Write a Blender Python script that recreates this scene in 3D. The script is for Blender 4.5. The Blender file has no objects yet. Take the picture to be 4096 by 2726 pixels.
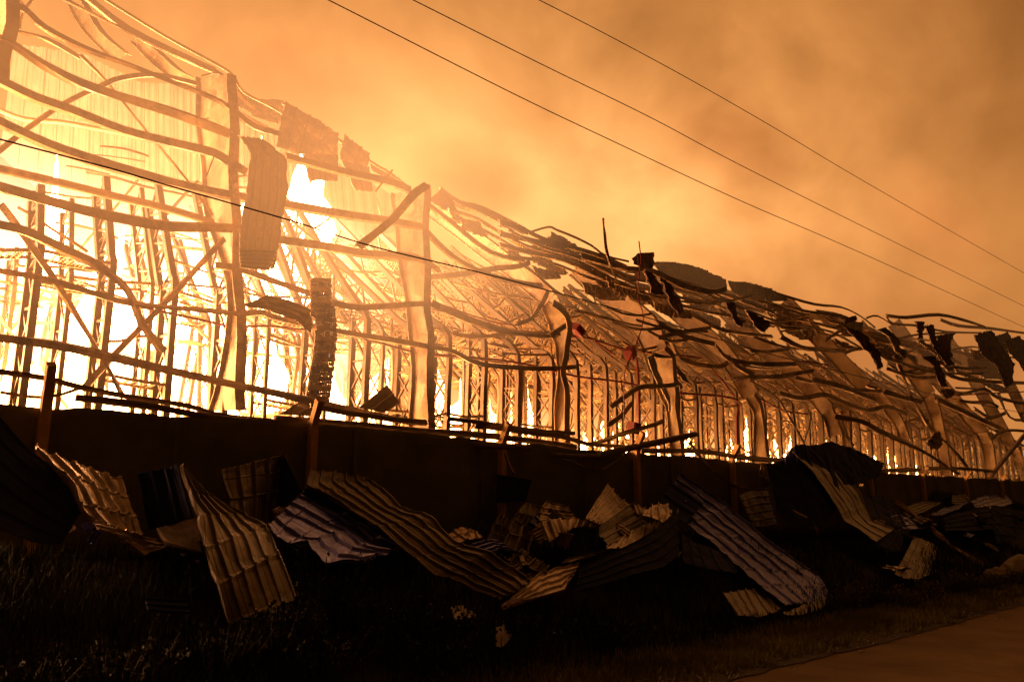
import bpy, math, random
import numpy as np
from mathutils import Vector, Matrix, Euler, noise

random.seed(7)
rng = np.random.default_rng(7)
C = bpy.context.scene.collection

# ------------------------------------------------------------------ camera
CAM_Z = 1.6
F_PX = 3250.0
cam_d = bpy.data.cameras.new('camera'); cam = bpy.data.objects.new('camera', cam_d); C.objects.link(cam)
cam.location = (0, 0, CAM_Z)
cam.rotation_euler = Euler((math.radians(90 + 12.1), 0, math.radians(-44)), 'XYZ')
cam_d.sensor_width = 36.0
cam_d.lens = F_PX / 4096 * 36.0
cam_d.clip_end = 3000
bpy.context.scene.camera = cam
MC = cam.rotation_euler.to_matrix()
ORI = Vector(cam.location)

def ray(px, py):
    return MC @ Vector(((px - 2048) / F_PX, (1363 - py) / F_PX, -1.0))
FWD = MC @ Vector((0, 0, -1))

# ------------------------------------------------------------------ world: lit smoke overhead, dark night behind
S = bpy.context.scene
W = bpy.data.worlds.new('World'); S.world = W; W.use_nodes = True
nt = W.node_tree; nt.nodes.clear()
def N(t, **k):
    n = nt.nodes.new(t)
    for a, b in k.items(): setattr(n, a, b)
    return n
def L(a, b): nt.links.new(a, b)
def mth(op, a, b=None, c=None, clamp=False):
    n = N('ShaderNodeMath', operation=op); n.use_clamp = clamp
    for i, v in enumerate((a, b, c)):
        if v is None: continue
        if isinstance(v, (int, float)): n.inputs[i].default_value = v
        else: L(v, n.inputs[i])
    return n.outputs[0]
tc = N('ShaderNodeTexCoord')
gdir = tc.outputs['Generated']
def lobe(px, py, power):
    d = ray(px, py).normalized()
    dp = N('ShaderNodeVectorMath', operation='DOT_PRODUCT'); L(gdir, dp.inputs[0]); dp.inputs[1].default_value = d
    return mth('POWER', mth('MAXIMUM', dp.outputs['Value'], 0.0), power)
n1 = N('ShaderNodeTexNoise'); n1.inputs['Scale'].default_value = 3.3; n1.inputs['Detail'].default_value = 7; n1.inputs['Roughness'].default_value = .5
n1.inputs['Distortion'].default_value = .35; L(gdir, n1.inputs['Vector'])
n2 = N('ShaderNodeTexNoise'); n2.inputs['Scale'].default_value = 7.5; n2.inputs['Detail'].default_value = 6; n2.inputs['Roughness'].default_value = .5
n2.inputs['Distortion'].default_value = .5; L(gdir, n2.inputs['Vector'])
cl = mth('ADD', mth('MULTIPLY', n1.outputs['Fac'], 1.35), mth('MULTIPLY', n2.outputs['Fac'], .5))      # ~.92 mean
cl = mth('ADD', mth('MULTIPLY', mth('SUBTRACT', cl, .92), 1.3), 1.0)
wide = lobe(2000, 1000, 2.8)
mid = lobe(2300, 900, 22)
hot = lobe(1000, 700, 40)
hot2 = lobe(2750, 1050, 70)
b = mth('ADD', mth('MULTIPLY', wide, .77), .05)
b = mth('ADD', b, mth('MULTIPLY', mid, .14))
b = mth('ADD', b, mth('MULTIPLY', hot, .10))
b = mth('ADD', b, mth('MULTIPLY', hot2, .62))
b = mth('MULTIPLY', b, mth('MAXIMUM', cl, .15))
rampn = N('ShaderNodeValToRGB')                       # colour of the smoke by how strongly it is lit
cr = rampn.color_ramp
cr.elements[0].position = 0.0; cr.elements[0].color = (1.0, .335, .062, 1)
cr.elements[1].position = 1.0; cr.elements[1].color = (1.0, .45, .14, 1)
L(mth('MULTIPLY', b, .62), rampn.inputs['Fac'])
bg = N('ShaderNodeBackground'); L(rampn.outputs['Color'], bg.inputs['Color']); L(b, bg.inputs['Strength'])
wo = N('ShaderNodeOutputWorld'); L(bg.outputs[0], wo.inputs['Surface'])

S.view_settings.view_transform = 'Standard'; S.view_settings.look = 'None'
S.view_settings.exposure = 0; S.view_settings.gamma = 1; S.view_settings.use_curve_mapping = False
S.cycles.max_bounces = 6; S.cycles.diffuse_bounces = 3; S.cycles.glossy_bounces = 3
S.cycles.volume_bounces = 0; S.cycles.transparent_max_bounces = 24
S.cycles.use_denoising = True
S.cycles.sample_clamp_indirect = 6.0

# ------------------------------------------------------------------ helpers
def PY(px, py, Y):                       # the point on the plane y = Y seen at a pixel of the photograph
    d = ray(px, py); t = Y / d.y
    return ORI + d * t
def PX(px, py, X):
    d = ray(px, py); t = X / d.x
    return ORI + d * t
def depth(p): return (p - ORI).dot(FWD)
def reg(ox, oy, s):
    return lambda pts: [(ox + p[0] * s, oy + p[1] * s) + tuple(p[2:]) for p in pts]
r1 = reg(0, 0, .574); r2 = reg(900, 300, .574); r3 = reg(0, 800, .574); r4 = reg(1100, 900, .574)
r5 = reg(2000, 700, .574); r6 = reg(3000, 1100, .523)
rC = reg(0, 1600, .574); rD = reg(900, 1700, .574); rE = reg(1900, 1700, .574)
rG = reg(2600, 1700, .4304); rH = reg(3100, 1700, .4759); rF = reg(2596, 1900, .6367); rL = reg(2300, 1150, .478)

def link(o, parent=None):
    C.objects.link(o)
    if parent is not None:
        o.parent = parent
        o.matrix_parent_inverse = Matrix.Translation(-Vector(parent.location))
    return o
def tag(o, label=None, cat=None, group=None, kind=None):
    if label: o['label'] = label
    if cat: o['category'] = cat
    if group: o['group'] = group
    if kind: o['kind'] = kind
    return o
def empty(name, loc, label, cat, group=None):
    o = bpy.data.objects.new(name, None); o.location = loc; o.empty_display_size = .3
    C.objects.link(o); return tag(o, label, cat, group)
def mobj(name, verts, faces, m, parent=None, smooth=False):
    me = bpy.data.meshes.new(name); me.from_pydata([tuple(v) for v in verts], [], faces)
    if smooth:
        me.polygons.foreach_set('use_smooth', [True] * len(me.polygons))
    me.materials.append(m); me.update()
    return link(bpy.data.objects.new(name, me), parent)

class MB:                                  # collects shapes of one mesh
    def __init__(s): s.v = []; s.f = []
    def add(s, v, f):
        o = len(s.v); s.v += [tuple(x) for x in v]; s.f += [tuple(i + o for i in q) for q in f]
    def bar(s, a, b, w, h=None, up=Vector((0, 1, 0))):
        a = Vector(a); b = Vector(b); h = h or w
        t = (b - a).normalized(); n = up - t * up.dot(t)
        if n.length < 1e-3: n = Vector((1, 0, 0)) - t * t.x
        n.normalize(); u = t.cross(n)
        vs = []
        for p in (a, b):
            for i, j in ((-1, -1), (1, -1), (1, 1), (-1, 1)):
                vs.append(p + u * (w / 2 * i) + n * (h / 2 * j))
        s.add(vs, [(0, 1, 2, 3), (7, 6, 5, 4), (0, 4, 5, 1), (1, 5, 6, 2), (2, 6, 7, 3), (3, 7, 4, 0)])
    def sweep(s, path, prof, twist=0.0, up=Vector((0, 1, 0)), scale=None):
        n = len(path); m = len(prof); vs = []
        for i, p in enumerate(path):
            t = (path[min(i + 1, n - 1)] - path[max(i - 1, 0)])
            if t.length < 1e-6: t = Vector((1, 0, 0))
            t.normalize(); d = up - t * up.dot(t)
            if d.length < .05: d = Vector((0, 0, 1)) - t * t.z
            d.normalize(); u = t.cross(d) * -1
            if u.z < 0 and abs(u.z) > .05 and up.y > .5: u = -u
            a = twist(i / (n - 1)) if callable(twist) else twist
            ca, sa = math.cos(a), math.sin(a)
            dd = d * ca + u * sa; uu = u * ca - d * sa
            k = scale[i] if scale else 1
            for (x, y) in prof: vs.append(p + dd * (x * k) + uu * (y * k))
        fs = []
        for i in range(n - 1):
            for j in range(m):
                fs.append((i * m + j, i * m + (j + 1) % m, (i + 1) * m + (j + 1) % m, (i + 1) * m + j))
        fs.append(tuple(range(m - 1, -1, -1))); fs.append(tuple((n - 1) * m + j for j in range(m)))
        s.add(vs, fs)
    def build(s, name, m, parent=None, smooth=False): return mobj(name, s.v, s.f, m, parent, smooth)

def crom(pts, k=4):
    if len(pts) < 3 or k < 2: return list(pts)
    out = []
    for i in range(len(pts) - 1):
        p0 = pts[max(i - 1, 0)]; p1 = pts[i]; p2 = pts[i + 1]; p3 = pts[min(i + 2, len(pts) - 1)]
        for j in range(k):
            t = j / k
            out.append(.5 * ((2 * p1) + (p2 - p0) * t + (2 * p0 - 5 * p1 + 4 * p2 - p3) * t * t + (3 * p1 - p0 - 3 * p2 + p3) * t ** 3))
    out.append(pts[-1]); return out
def chan(w, dep=.55, t=.07):               # C-shaped profile, web facing the camera, flanges going in
    h = w / 2; d = w * dep; t = max(.012, w * t)
    return [(0, -h), (d, -h), (d, -h + t), (t, -h + t), (t, h - t), (d, h - t), (d, h), (0, h)]
def ngon(r, n=8): return [(r * math.cos(2 * math.pi * i / n), r * math.sin(2 * math.pi * i / n)) for i in range(n)]

# ------------------------------------------------------------------ materials
def mat(name, col, rough=.6, metal=0.0, var=.25, scale=3.0, bump=.15, bscale=30.0, spec=.5, stain=None, backcol=None):
    m = bpy.data.materials.new(name); m.use_nodes = True; t = m.node_tree; ns = t.nodes; b = ns['Principled BSDF']
    tcn = ns.new('ShaderNodeTexCoord')
    nz = ns.new('ShaderNodeTexNoise'); nz.inputs['Scale'].default_value = scale; nz.inputs['Detail'].default_value = 6; nz.inputs['Roughness'].default_value = .62
    t.links.new(tcn.outputs['Object'], nz.inputs['Vector'])
    rp = ns.new('ShaderNodeValToRGB'); e = rp.color_ramp.elements
    e[0].position = .32; e[0].color = tuple(c * (1 - var) for c in col) + (1,)
    e[1].position = .68; e[1].color = tuple(min(1, c * (1 + var)) for c in col) + (1,)
    t.links.new(nz.outputs['Fac'], rp.inputs['Fac']); out = rp.outputs['Color']
    if stain:
        nz2 = ns.new('ShaderNodeTexNoise'); nz2.inputs['Scale'].default_value = scale * .6; nz2.inputs['Detail'].default_value = 8; nz2.inputs['Roughness'].default_value = .7
        t.links.new(tcn.outputs['Object'], nz2.inputs['Vector'])
        r2_ = ns.new('ShaderNodeValToRGB'); r2_.color_ramp.elements[0].position = .5; r2_.color_ramp.elements[1].position = .62
        t.links.new(nz2.outputs['Fac'], r2_.inputs['Fac'])
        mx = ns.new('ShaderNodeMix'); mx.data_type = 'RGBA'; t.links.new(r2_.outputs['Color'], mx.inputs[0])
        t.links.new(out, mx.inputs[6]); mx.inputs[7].default_value = tuple(stain) + (1,); out = mx.outputs[2]
    if backcol:                            # coil-coated sheet: another paint on its back
        ge = ns.new('ShaderNodeNewGeometry'); mx = ns.new('ShaderNodeMix'); mx.data_type = 'RGBA'
        t.links.new(ge.outputs['Backfacing'], mx.inputs[0]); t.links.new(out, mx.inputs[6]); mx.inputs[7].default_value = tuple(backcol) + (1,); out = mx.outputs[2]
    t.links.new(out, b.inputs['Base Color'])
    rr = ns.new('ShaderNodeMapRange'); rr.inputs['To Min'].default_value = max(.05, rough - .13); rr.inputs['To Max'].default_value = min(1, rough + .15)
    t.links.new(nz.outputs['Fac'], rr.inputs['Value']); t.links.new(rr.outputs[0], b.inputs['Roughness'])
    b.inputs['Metallic'].default_value = metal; b.inputs['Specular IOR Level'].default_value = spec
    nb = ns.new('ShaderNodeTexNoise'); nb.inputs['Scale'].default_value = bscale; nb.inputs['Detail'].default_value = 4
    t.links.new(tcn.outputs['Object'], nb.inputs['Vector'])
    bp = ns.new('ShaderNodeBump'); bp.inputs['Strength'].default_value = bump; bp.inputs['Distance'].default_value = .02
    t.links.new(nb.outputs['Fac'], bp.inputs['Height']); t.links.new(bp.outputs[0], b.inputs['Normal'])
    return m
def emis(name, col, st, var=0, scale=.5):
    m = bpy.data.materials.new(name); m.use_nodes = True; t = m.node_tree; t.nodes.clear()
    e = t.nodes.new('ShaderNodeEmission'); o = t.nodes.new('ShaderNodeOutputMaterial'); e.inputs['Color'].default_value = col + (1,); e.inputs['Strength'].default_value = st
    if var:
        tcn = t.nodes.new('ShaderNodeTexCoord'); nz = t.nodes.new('ShaderNodeTexNoise'); nz.inputs['Scale'].default_value = scale; nz.inputs['Detail'].default_value = 5
        nz.inputs['Distortion'].default_value = 1.0
        t.links.new(tcn.outputs['Object'], nz.inputs['Vector'])
        mr = t.nodes.new('ShaderNodeMapRange'); mr.inputs['From Min'].default_value = .35; mr.inputs['From Max'].default_value = .65
        mr.inputs['To Min'].default_value = st * (1 - var); mr.inputs['To Max'].default_value = st * (1 + var)
        t.links.new(nz.outputs['Fac'], mr.inputs['Value']); t.links.new(mr.outputs[0], e.inputs['Strength'])
    t.links.new(e.outputs[0], o.inputs['Surface']); return m
def glowvol(name, col, st, absorb=0.0, fall=1.4, ns_=1.5, wisp=.5):
    """burning gas, or smoke whose firelight is put in as emission: thins out towards the edge of its body, in wisps"""
    m = bpy.data.materials.new(name); m.use_nodes = True; t = m.node_tree; t.nodes.clear(); ns = t.nodes; lk = t.links.new
    e = ns.new('ShaderNodeEmission'); e.inputs['Color'].default_value = col + (1,)
    o = ns.new('ShaderNodeOutputMaterial'); tcn = ns.new('ShaderNodeTexCoord')
    ln = ns.new('ShaderNodeVectorMath'); ln.operation = 'LENGTH'; lk(tcn.outputs['Object'], ln.inputs[0])
    def mt(op, x, y):
        n = ns.new('ShaderNodeMath'); n.operation = op
        for i, v in enumerate((x, y)):
            if isinstance(v, (int, float)): n.inputs[i].default_value = v
            else: lk(v, n.inputs[i])
        return n.outputs[0]
    f = mt('POWER', mt('MAXIMUM', mt('SUBTRACT', 1.0, mt('MULTIPLY', ln.outputs['Value'], ln.outputs['Value'])), 0.0), fall)
    nz = ns.new('ShaderNodeTexNoise'); nz.inputs['Scale'].default_value = ns_; nz.inputs['Detail'].default_value = 3; lk(tcn.outputs['Object'], nz.inputs['Vector'])
    f = mt('MULTIPLY', f, mt('ADD', 1 - wisp, mt('MULTIPLY', nz.outputs['Fac'], wisp * 2)))
    lk(mt('MULTIPLY', f, st), e.inputs['Strength'])
    if absorb:
        a = ns.new('ShaderNodeVolumeAbsorption'); a.inputs['Color'].default_value = (.45, .3, .2, 1); lk(mt('MULTIPLY', f, absorb), a.inputs['Density'])
        ad = ns.new('ShaderNodeAddShader'); lk(e.outputs[0], ad.inputs[0]); lk(a.outputs[0], ad.inputs[1]); lk(ad.outputs[0], o.inputs['Volume'])
    else: lk(e.outputs[0], o.inputs['Volume'])
    return m

STEEL = mat('scorched_steel', (.36, .255, .15), .48, .45, .4, 1.2, .2, 12, stain=(.14, .09, .06))
STEEL_PALE = mat('primer_steel', (.44, .32, .18), .55, .2, .25, .9, .1, 10, stain=(.24, .14, .08))
RACK = mat('galvanised_rack_steel', (.16, .11, .065), .5, .45, .35, 1.5, .15, 16)
DECK = mat('mesh_deck_steel', (.44, .31, .16), .6, .3, .45, 2.0, .2, 20)
CLAD = mat('cladding_cream', (.42, .35, .26), .5, .1, .15, .5, .08, 9)
CHAR = mat('charred_sheet', (.22, .14, .10), .65, .3, .5, 1.2, .3, 14)
SHEET_SHADED = mat('shaded_cream_sheet', (.17, .125, .08), .42, .4, .3, 2.2, .2, 22, stain=(.08, .055, .035), backcol=(.07, .075, .085))  # darker copy of the cream sheet, shade is put into its colour
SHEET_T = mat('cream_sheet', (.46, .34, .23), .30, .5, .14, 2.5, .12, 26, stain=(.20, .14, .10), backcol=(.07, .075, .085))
SHEET_B = mat('grey_blue_sheet', (.07, .072, .46), .34, .35, .2, 2.5, .12, 26, stain=(.055, .05, .3), backcol=(.3, .26, .2), spec=.8)
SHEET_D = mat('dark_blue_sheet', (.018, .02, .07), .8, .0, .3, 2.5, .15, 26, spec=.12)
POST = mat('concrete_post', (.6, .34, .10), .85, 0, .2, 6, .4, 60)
SCREEN = mat('shade_cloth', (.18, .155, .085), .9, 0, .2, 2.0, .3, 90, spec=.1)
NETROLL = mat('netting', (.22, .15, .1), .85, 0, .3, 8, .6, 60, spec=.2)
REDP = mat('red_pipe_paint', (.20, .012, .01), .5, .1, .25, 3, .1, 20)
CABLE = mat('black_cable', (.012, .01, .01), .6, 0, .1, 3, .05, 20)
ASPH = mat('asphalt', (.15, .098, .048), .95, 0, .25, 1.1, .5, 140, spec=.05)
EARTH = mat('soil', (.04, .03, .018), .95, 0, .5, 1.3, .8, 25, spec=.1)
VERGE = mat('gravel_verge', (.075, .058, .038), .95, 0, .45, 6, .9, 60, spec=.1)
GRASS = mat('grass_blade', (.028, .033, .010), .8, 0, .45, 1.2, 0, 5, spec=.2)
GRASS_LIT = mat('lit_grass_blade', (.20, .17, .045), .8, 0, .45, 1.2, 0, 5, spec=.2)  # lighter copy of the grass, light on the verge put into its colour
LEAF = mat('dark_leaf', (.028, .032, .012), .7, 0, .4, 2, 0, 5, spec=.3)
STEM = mat('stem', (.06, .045, .025), .9)
ROCKM = mat('rubble', (.28, .22, .15), .9, 0, .3, 2.5, .6, 14)
DARKF = mat('building_floor', (.16, .12, .09), .9, 0, .4, .6, .4, 6)
FLAME = emis('flame', (1.0, .42, .12), 42, .45, .45)
FLAMEH = emis('flame_hot', (1.0, .44, .18), 45, .3, .3)

# ------------------------------------------------------------------ ground, road
def gz(x, y):
    y0 = 5.4 + 1.3 * min(1, max(0, (x - 4) / 7)); t = min(1, max(0, (y - y0) / (9.3 - y0))); t = t * t * (3 - 2 * t)
    z = 1.08 * t
    z += .07 * t * noise.noise(Vector((x * .6, y * .9, 3))) + .10 * t * noise.noise(Vector((x * .2, y * .3, 9)))
    if y < 5.4: z -= .02 * min(1, (5.4 - y) * 3)
    return z - (.006 if y < 4.9 else 0)
def road_edge(x): return 4.78 + .07 * noise.noise(Vector((x * .5, 1.5, 0))) + .05 * noise.noise(Vector((x * 2.2, 4.5, 0)))
ys = sorted(set([-400, -60, -12, -4, 1, 3] + [3.6 + .13 * i for i in range(54)] + [11, 12, 16, 24, 60, 200, 900]))
xs = sorted(set([-900, -200, -60, -20, -8] + [-4 + .28 * i for i in range(150)] + [40 + 2 * i for i in range(40)] + [160, 300, 900]))
gv = [(x, y, gz(x, y)) for y in ys for x in xs]; nx = len(xs)
gf = [(j * nx + i, j * nx + i + 1, (j + 1) * nx + i + 1, (j + 1) * nx + i) for j in range(len(ys) - 1) for i in range(nx - 1)]
tag(mobj('ground', gv, gf, EARTH, smooth=True), kind='structure')
rx = [-300, -60, -15, -6] + [-4 + .15 * i for i in range(300)] + [42 + i for i in range(80)] + [200, 600]
rv = []; rf = []
for x in rx:
    rv += [(x, -3.4, .0), (x, 0, .02), (x, road_edge(x) - .25, .004), (x, road_edge(x), -.012)]
for i in range(len(rx) - 1):
    for k in range(3): rf.append((i * 4 + k, (i + 1) * 4 + k, (i + 1) * 4 + k + 1, i * 4 + k + 1))
tag(mobj('road', rv, [f[::-1] for f in rf], ASPH, smooth=True), kind='structure')
vb = []; vf = []
for x in rx:                                     # dusty verge strip between the asphalt and the grass
    e = road_edge(x)
    vb += [(x, e - .12 + .08 * noise.noise(Vector((x * 3, 0, 7))), .006), (x, e + .3, .012), (x, e + .55 + .1 * noise.noise(Vector((x, 0, 2))), -.03)]
for i in range(len(rx) - 1):
    for k in range(2): vf.append((i * 3 + k, i * 3 + k + 1, (i + 1) * 3 + k + 1, (i + 1) * 3 + k))
tag(mobj('verge', vb, vf, VERGE, smooth=True), kind='structure')

# ------------------------------------------------------------------ the warehouse
DW = 24.0
wh = empty('burning_warehouse', (20, DW, 1.1), 'long burning steel warehouse, its cladding gone and its frame sagging over the fire', 'warehouse')
fl = mobj('floor_slab', [(-25, DW - .5, 1.12), (130, DW - .5, 1.12), (130, 70, 1.12), (-25, 70, 1.12)], [(0, 1, 2, 3)], DARKF, wh)

def beam(name, pts, w, Y=DW, m=STEEL, parent=wh, round_=False, tw=None, dep=.55, k=3):
    """pts in photo pixels (optionally with a depth of their own), w = width in photo pixels"""
    P = [PY(p[0], p[1], p[2] if len(p) > 2 else Y) for p in pts]
    P = crom(P, k)
    wm = w * (.9 if not round_ else 1) / F_PX * sum(depth(p) for p in P) / len(P)
    sc = [1 + .06 * math.sin(i * .5 + pts[0][0]) for i in range(len(P))]
    mb = MB()
    a0, a1 = random.uniform(-.3, .3), random.uniform(-1.0, 1.0)
    t_ = tw if tw is not None else (lambda u: a0 + a1 * math.sin(u * 5 + a0 * 9))
    mb.sweep(P, ngon(wm / 2, 8) if round_ else chan(wm, dep), 0 if round_ else t_, scale=None if round_ else sc)
    return mb.build(name, m, parent, smooth=round_)

def sheet(name, A, B, m=SHEET_T, ribs=5, along=True, rh=.03, dent=.05, crease=0, parent=None, label=None, cat=None, group=None, res=44, seed=0, thick=.006, jag=0.012, k=1, Y=None, shear=0.0):
    """A, B: the two long edges, each a list of (px, py, distance Y). Ribs run along the edges (along=True) or from A to B."""
    yy = lambda p: (p[2] if len(p) > 2 else Y)
    a = crom([PY(p[0], p[1], yy(p)) for p in A], k); b_ = crom([PY(p[0], p[1], yy(p)) for p in B], k)
    def at(Q, u):
        s_ = u * (len(Q) - 1); i = min(int(s_), len(Q) - 2); return Q[i].lerp(Q[i + 1], s_ - i)
    nu = res; nv = max(20, ribs * 20) if along else 26
    if not along: nu = max(res, ribs * 20)
    P = [[at(a, i / nu).lerp(at(b_, i / nu), j / nv) for j in range(nv + 1)] for i in range(nu + 1)]
    cen = sum((p for r in P for p in r), Vector()) / ((nu + 1) * (nv + 1))
    vs = []; ofs = random.uniform(0, 90) + seed
    for i in range(nu + 1):
        for j in range(nv + 1):
            du = P[min(i + 1, nu)][j] - P[max(i - 1, 0)][j]; dv = P[i][min(j + 1, nv)] - P[i][max(j - 1, 0)]
            nn = du.cross(dv)
            if nn.length < 1e-9: nn = Vector((0, -1, 0))
            nn.normalize()
            if nn.dot(ORI - P[i][j]) < 0 and not shear: nn = -nn
            s_ = (j / nv if along else i / nu) * ribs; fr = s_ - math.floor(s_)
            prof = 0
            if fr < .10: prof = 1
            elif fr > .90: prof = 1
            elif .45 < fr < .55: prof = .14
            p = P[i][j]
            h = rh * prof
            q = p * 1.1 + Vector((ofs, ofs, 0))
            h += dent * .40 * noise.noise(q * .8)
            # sharp buckles: distance to the nearest of a few cell borders
            dd_ = noise.voronoi(q * Vector((1.5, 1.5, 1.5)) if False else q * 1.7)[0]
            h += dent * .42 * min(1, (dd_[1] - dd_[0]) * 2.2)
            if crease:
                uu = (i / nu if along else j / nv) * crease + .18 * noise.noise(q * .8)
                cf = abs((uu % 1) - .5) * 2
                h += (.12 + .5 * abs(noise.noise(q * .5 + Vector((0, 7, 0))))) * rh * cf * (1 - prof * .6) + .5 * rh * max(0, 1 - (1 - cf) * 9)
            e = Vector()
            if jag and (i in (0, nu) or j in (0, nv)):
                e = (P[i][j] - cen) * (-jag * random.random())
            vs.append(p + nn * h + e)
    fs = []
    for i in range(nu):
        for j in range(nv):
            f = (i * (nv + 1) + j, i * (nv + 1) + j + 1, (i + 1) * (nv + 1) + j + 1, (i + 1) * (nv + 1) + j)
            fs.append(f)
    # wind so that the painted side faces the camera
    v0, v1, v2 = (Vector(vs[fs[len(fs) // 2][t]]) for t in (0, 1, 2))
    if (v1 - v0).cross(v2 - v0).dot(ORI - v0) < 0: fs = [f[::-1] for f in fs]
    o = mobj(name, vs, fs, m, parent)
    if thick:
        md = o.modifiers.new('sheet_thickness', 'SOLIDIFY'); md.thickness = thick; md.offset = -1
    if label: tag(o, label, cat or 'metal sheet', group)
    return o

def plate_beam(name, A, B, m=STEEL_PALE, fl=.34, parent=wh, Y=DW, X=None, dents=.05):
    """I-section whose web stands square to the facade: outer edge A on the facade plane, inner edge B on the plane X = const through A"""
    n = len(A)
    if X is None:
        a = [PY(p[0], p[1], Y) for p in A]; xx = [p.x for p in a]
    else:
        xx = [X] * n; a = [PX(p[0], p[1], X) for p in A]
    bb = [PX(q[0], q[1], x) for q, x in zip(B, xx)]
    a = crom(a, 4); bb = crom(bb, 4); n = len(a)
    mb = MB(); t = .02
    for i in range(n):                            # buckle the web a little
        s_ = dents * math.sin(i * 1.3 + xx[0])
        a[i] = a[i] + Vector((s_, 0, 0)); bb[i] = bb[i] + Vector((-s_, 0, 0))
    vs = []; fs = []
    ks = 5
    for i in range(n):
        for j in range(ks):
            f = j / (ks - 1); p = a[i].lerp(bb[i], f); bul = dents * 1.2 * math.sin(f * math.pi) * math.sin(i * .8 + xx[0] * 3)
            vs += [p + Vector((-t + bul, 0, 0)), p + Vector((t + bul, 0, 0))]
    for i in range(n - 1):
        for j in range(ks - 1):
            o = (i * ks + j) * 2; r = o + 2; u = o + ks * 2; ur = u + 2
            fs += [(o, r, ur, u), (o + 1, u + 1, ur + 1, r + 1)]
    mb.add(vs, fs)
    web = mb.build(name, m, parent, smooth=False)
    for e, nm in ((a, 'flange'), (bb, 'flange')):
        m2 = MB(); m2.sweep(e, [(-.018, -fl / 2), (.018, -fl / 2), (.018, fl / 2), (-.018, fl / 2)] if False else [(-fl / 2, -.018), (fl / 2, -.018), (fl / 2, .018), (-fl / 2, .018)], 0, up=Vector((1, 0, 0)))
        f_ = m2.build(nm, m, web)
        f_.parent = web; f_.matrix_parent_inverse = Matrix.Identity(4)
        if web.parent: f_.matrix_parent_inverse = Matrix.Identity(4)
    return web

def fixpar(o):
    # flanges share the web's own coordinates
    pass

# columns
plate_beam('column', [(930, 300), (935, 600), (945, 930), (960, 1250), (965, 1640)], [(795, 310), (815, 600), (842, 860), (935, 1240), (850, 1640)], m=STEEL)
plate_beam('column', r2([(1408, 760), (1402, 1060), (1410, 1560)]) + r4([(1083, 850), (1085, 1400), (1085, 1560)]),
           r2([(1180, 830), (1200, 1040), (1262, 1500)]) + r4([(965, 850), (960, 1400), (960, 1550)]), m=STEEL)
plate_beam('column', r4([(1935, 540), (2040, 640), (2040, 850), (2010, 1000), (2035, 1200), (2040, 1600)]), r4([(1885, 560), (1925, 700), (1965, 850), (1985, 1000), (1965, 1300), (1960, 1600)]))
plate_beam('column', [(2660, 1389), (2692, 1430), (2705, 1550), (2711, 1652), (2735, 1830)], [(2586, 1418), (2600, 1470), (2645, 1580), (2673, 1652), (2690, 1830)])
plate_beam('column', [(3020, 1575), (3050, 1640), (3065, 1771), (3085, 1880)], [(2985, 1590), (3018, 1650), (3020, 1771), (3010, 1880)])
plate_beam('column', [(3400, 1640), (3405, 1740), (3415, 1900)], [(3365, 1640), (3372, 1740), (3370, 1900)])
plate_beam('column', [(3735, 1570), (3762, 1640), (3780, 1728), (3810, 1900)], [(3690, 1590), (3715, 1650), (3735, 1728), (3765, 1900)])
plate_beam('column', [(3950, 1728), (3975, 1790), (3990, 1920)], [(3905, 1735), (3930, 1800), (3945, 1920)])
plate_beam('column', [(60, -60), (35, 150), (0, 320)], [(-160, -60), (-160, 150), (-160, 320)])
# rafters: in the planes of their columns, running up and back from the column heads
def rafter(c, w, X, m=STEEL_PALE, name='rafter'):
    A = []; B = []
    for i, p in enumerate(c):
        q0 = c[max(i - 1, 0)]; q1 = c[min(i + 1, len(c) - 1)]
        dx, dy = q1[0] - q0[0], q1[1] - q0[1]; l = math.hypot(dx, dy)
        nx_, ny_ = dy / l, -dx / l
        A.append((p[0] + nx_ * w / 2, p[1] + ny_ * w / 2)); B.append((p[0] - nx_ * w / 2, p[1] - ny_ * w / 2))
    return plate_beam(name, A, B, m, X=X)
def colX(px, py=1400): return PY(px, py, DW).x
rafter([(1730, 830), (1900, 960), (2060, 1080), (2200, 1195)], 72, colX(2240))
rafter([(2312, 1062), (2430, 1168), (2580, 1300), (2625, 1400)], 100, colX(2680))
rafter([(2620, 1150), (2700, 1240), (2895, 1410), (3005, 1580)], 66, colX(3030))
rafter([(2850, 1185), (3000, 1340), (3190, 1500), (3310, 1640)], 62, colX(3310))
rafter([(3135, 1205), (3314, 1393), (3460, 1545)], 62, colX(3500))
rafter([(3430, 1300), (3486, 1361), (3628, 1466), (3715, 1580)], 58, colX(3735))
rafter([(3575, 1290), (3706, 1466), (3785, 1560), (3931, 1735)], 52, colX(3950))
rafter([(3774, 1340), (3889, 1508), (3994, 1691), (4090, 1870)], 46, colX(4060))
rafter([(3960, 1400), (4040, 1540), (4110, 1680)], 40, colX(4110))
rafter([(3225, 1534), (3308, 1639), (3345, 1740)], 50, colX(3345))
rafter([(3500, 1560), (3590, 1680), (3620, 1760)], 40, colX(3620))
rafter([(270, -60), (367, 115), (490, 235)], 52, PY(900, 500, DW).x)
rafter([(540, 149), (689, 287), (792, 344)], 46, PY(900, 500, DW).x + .3)

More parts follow.
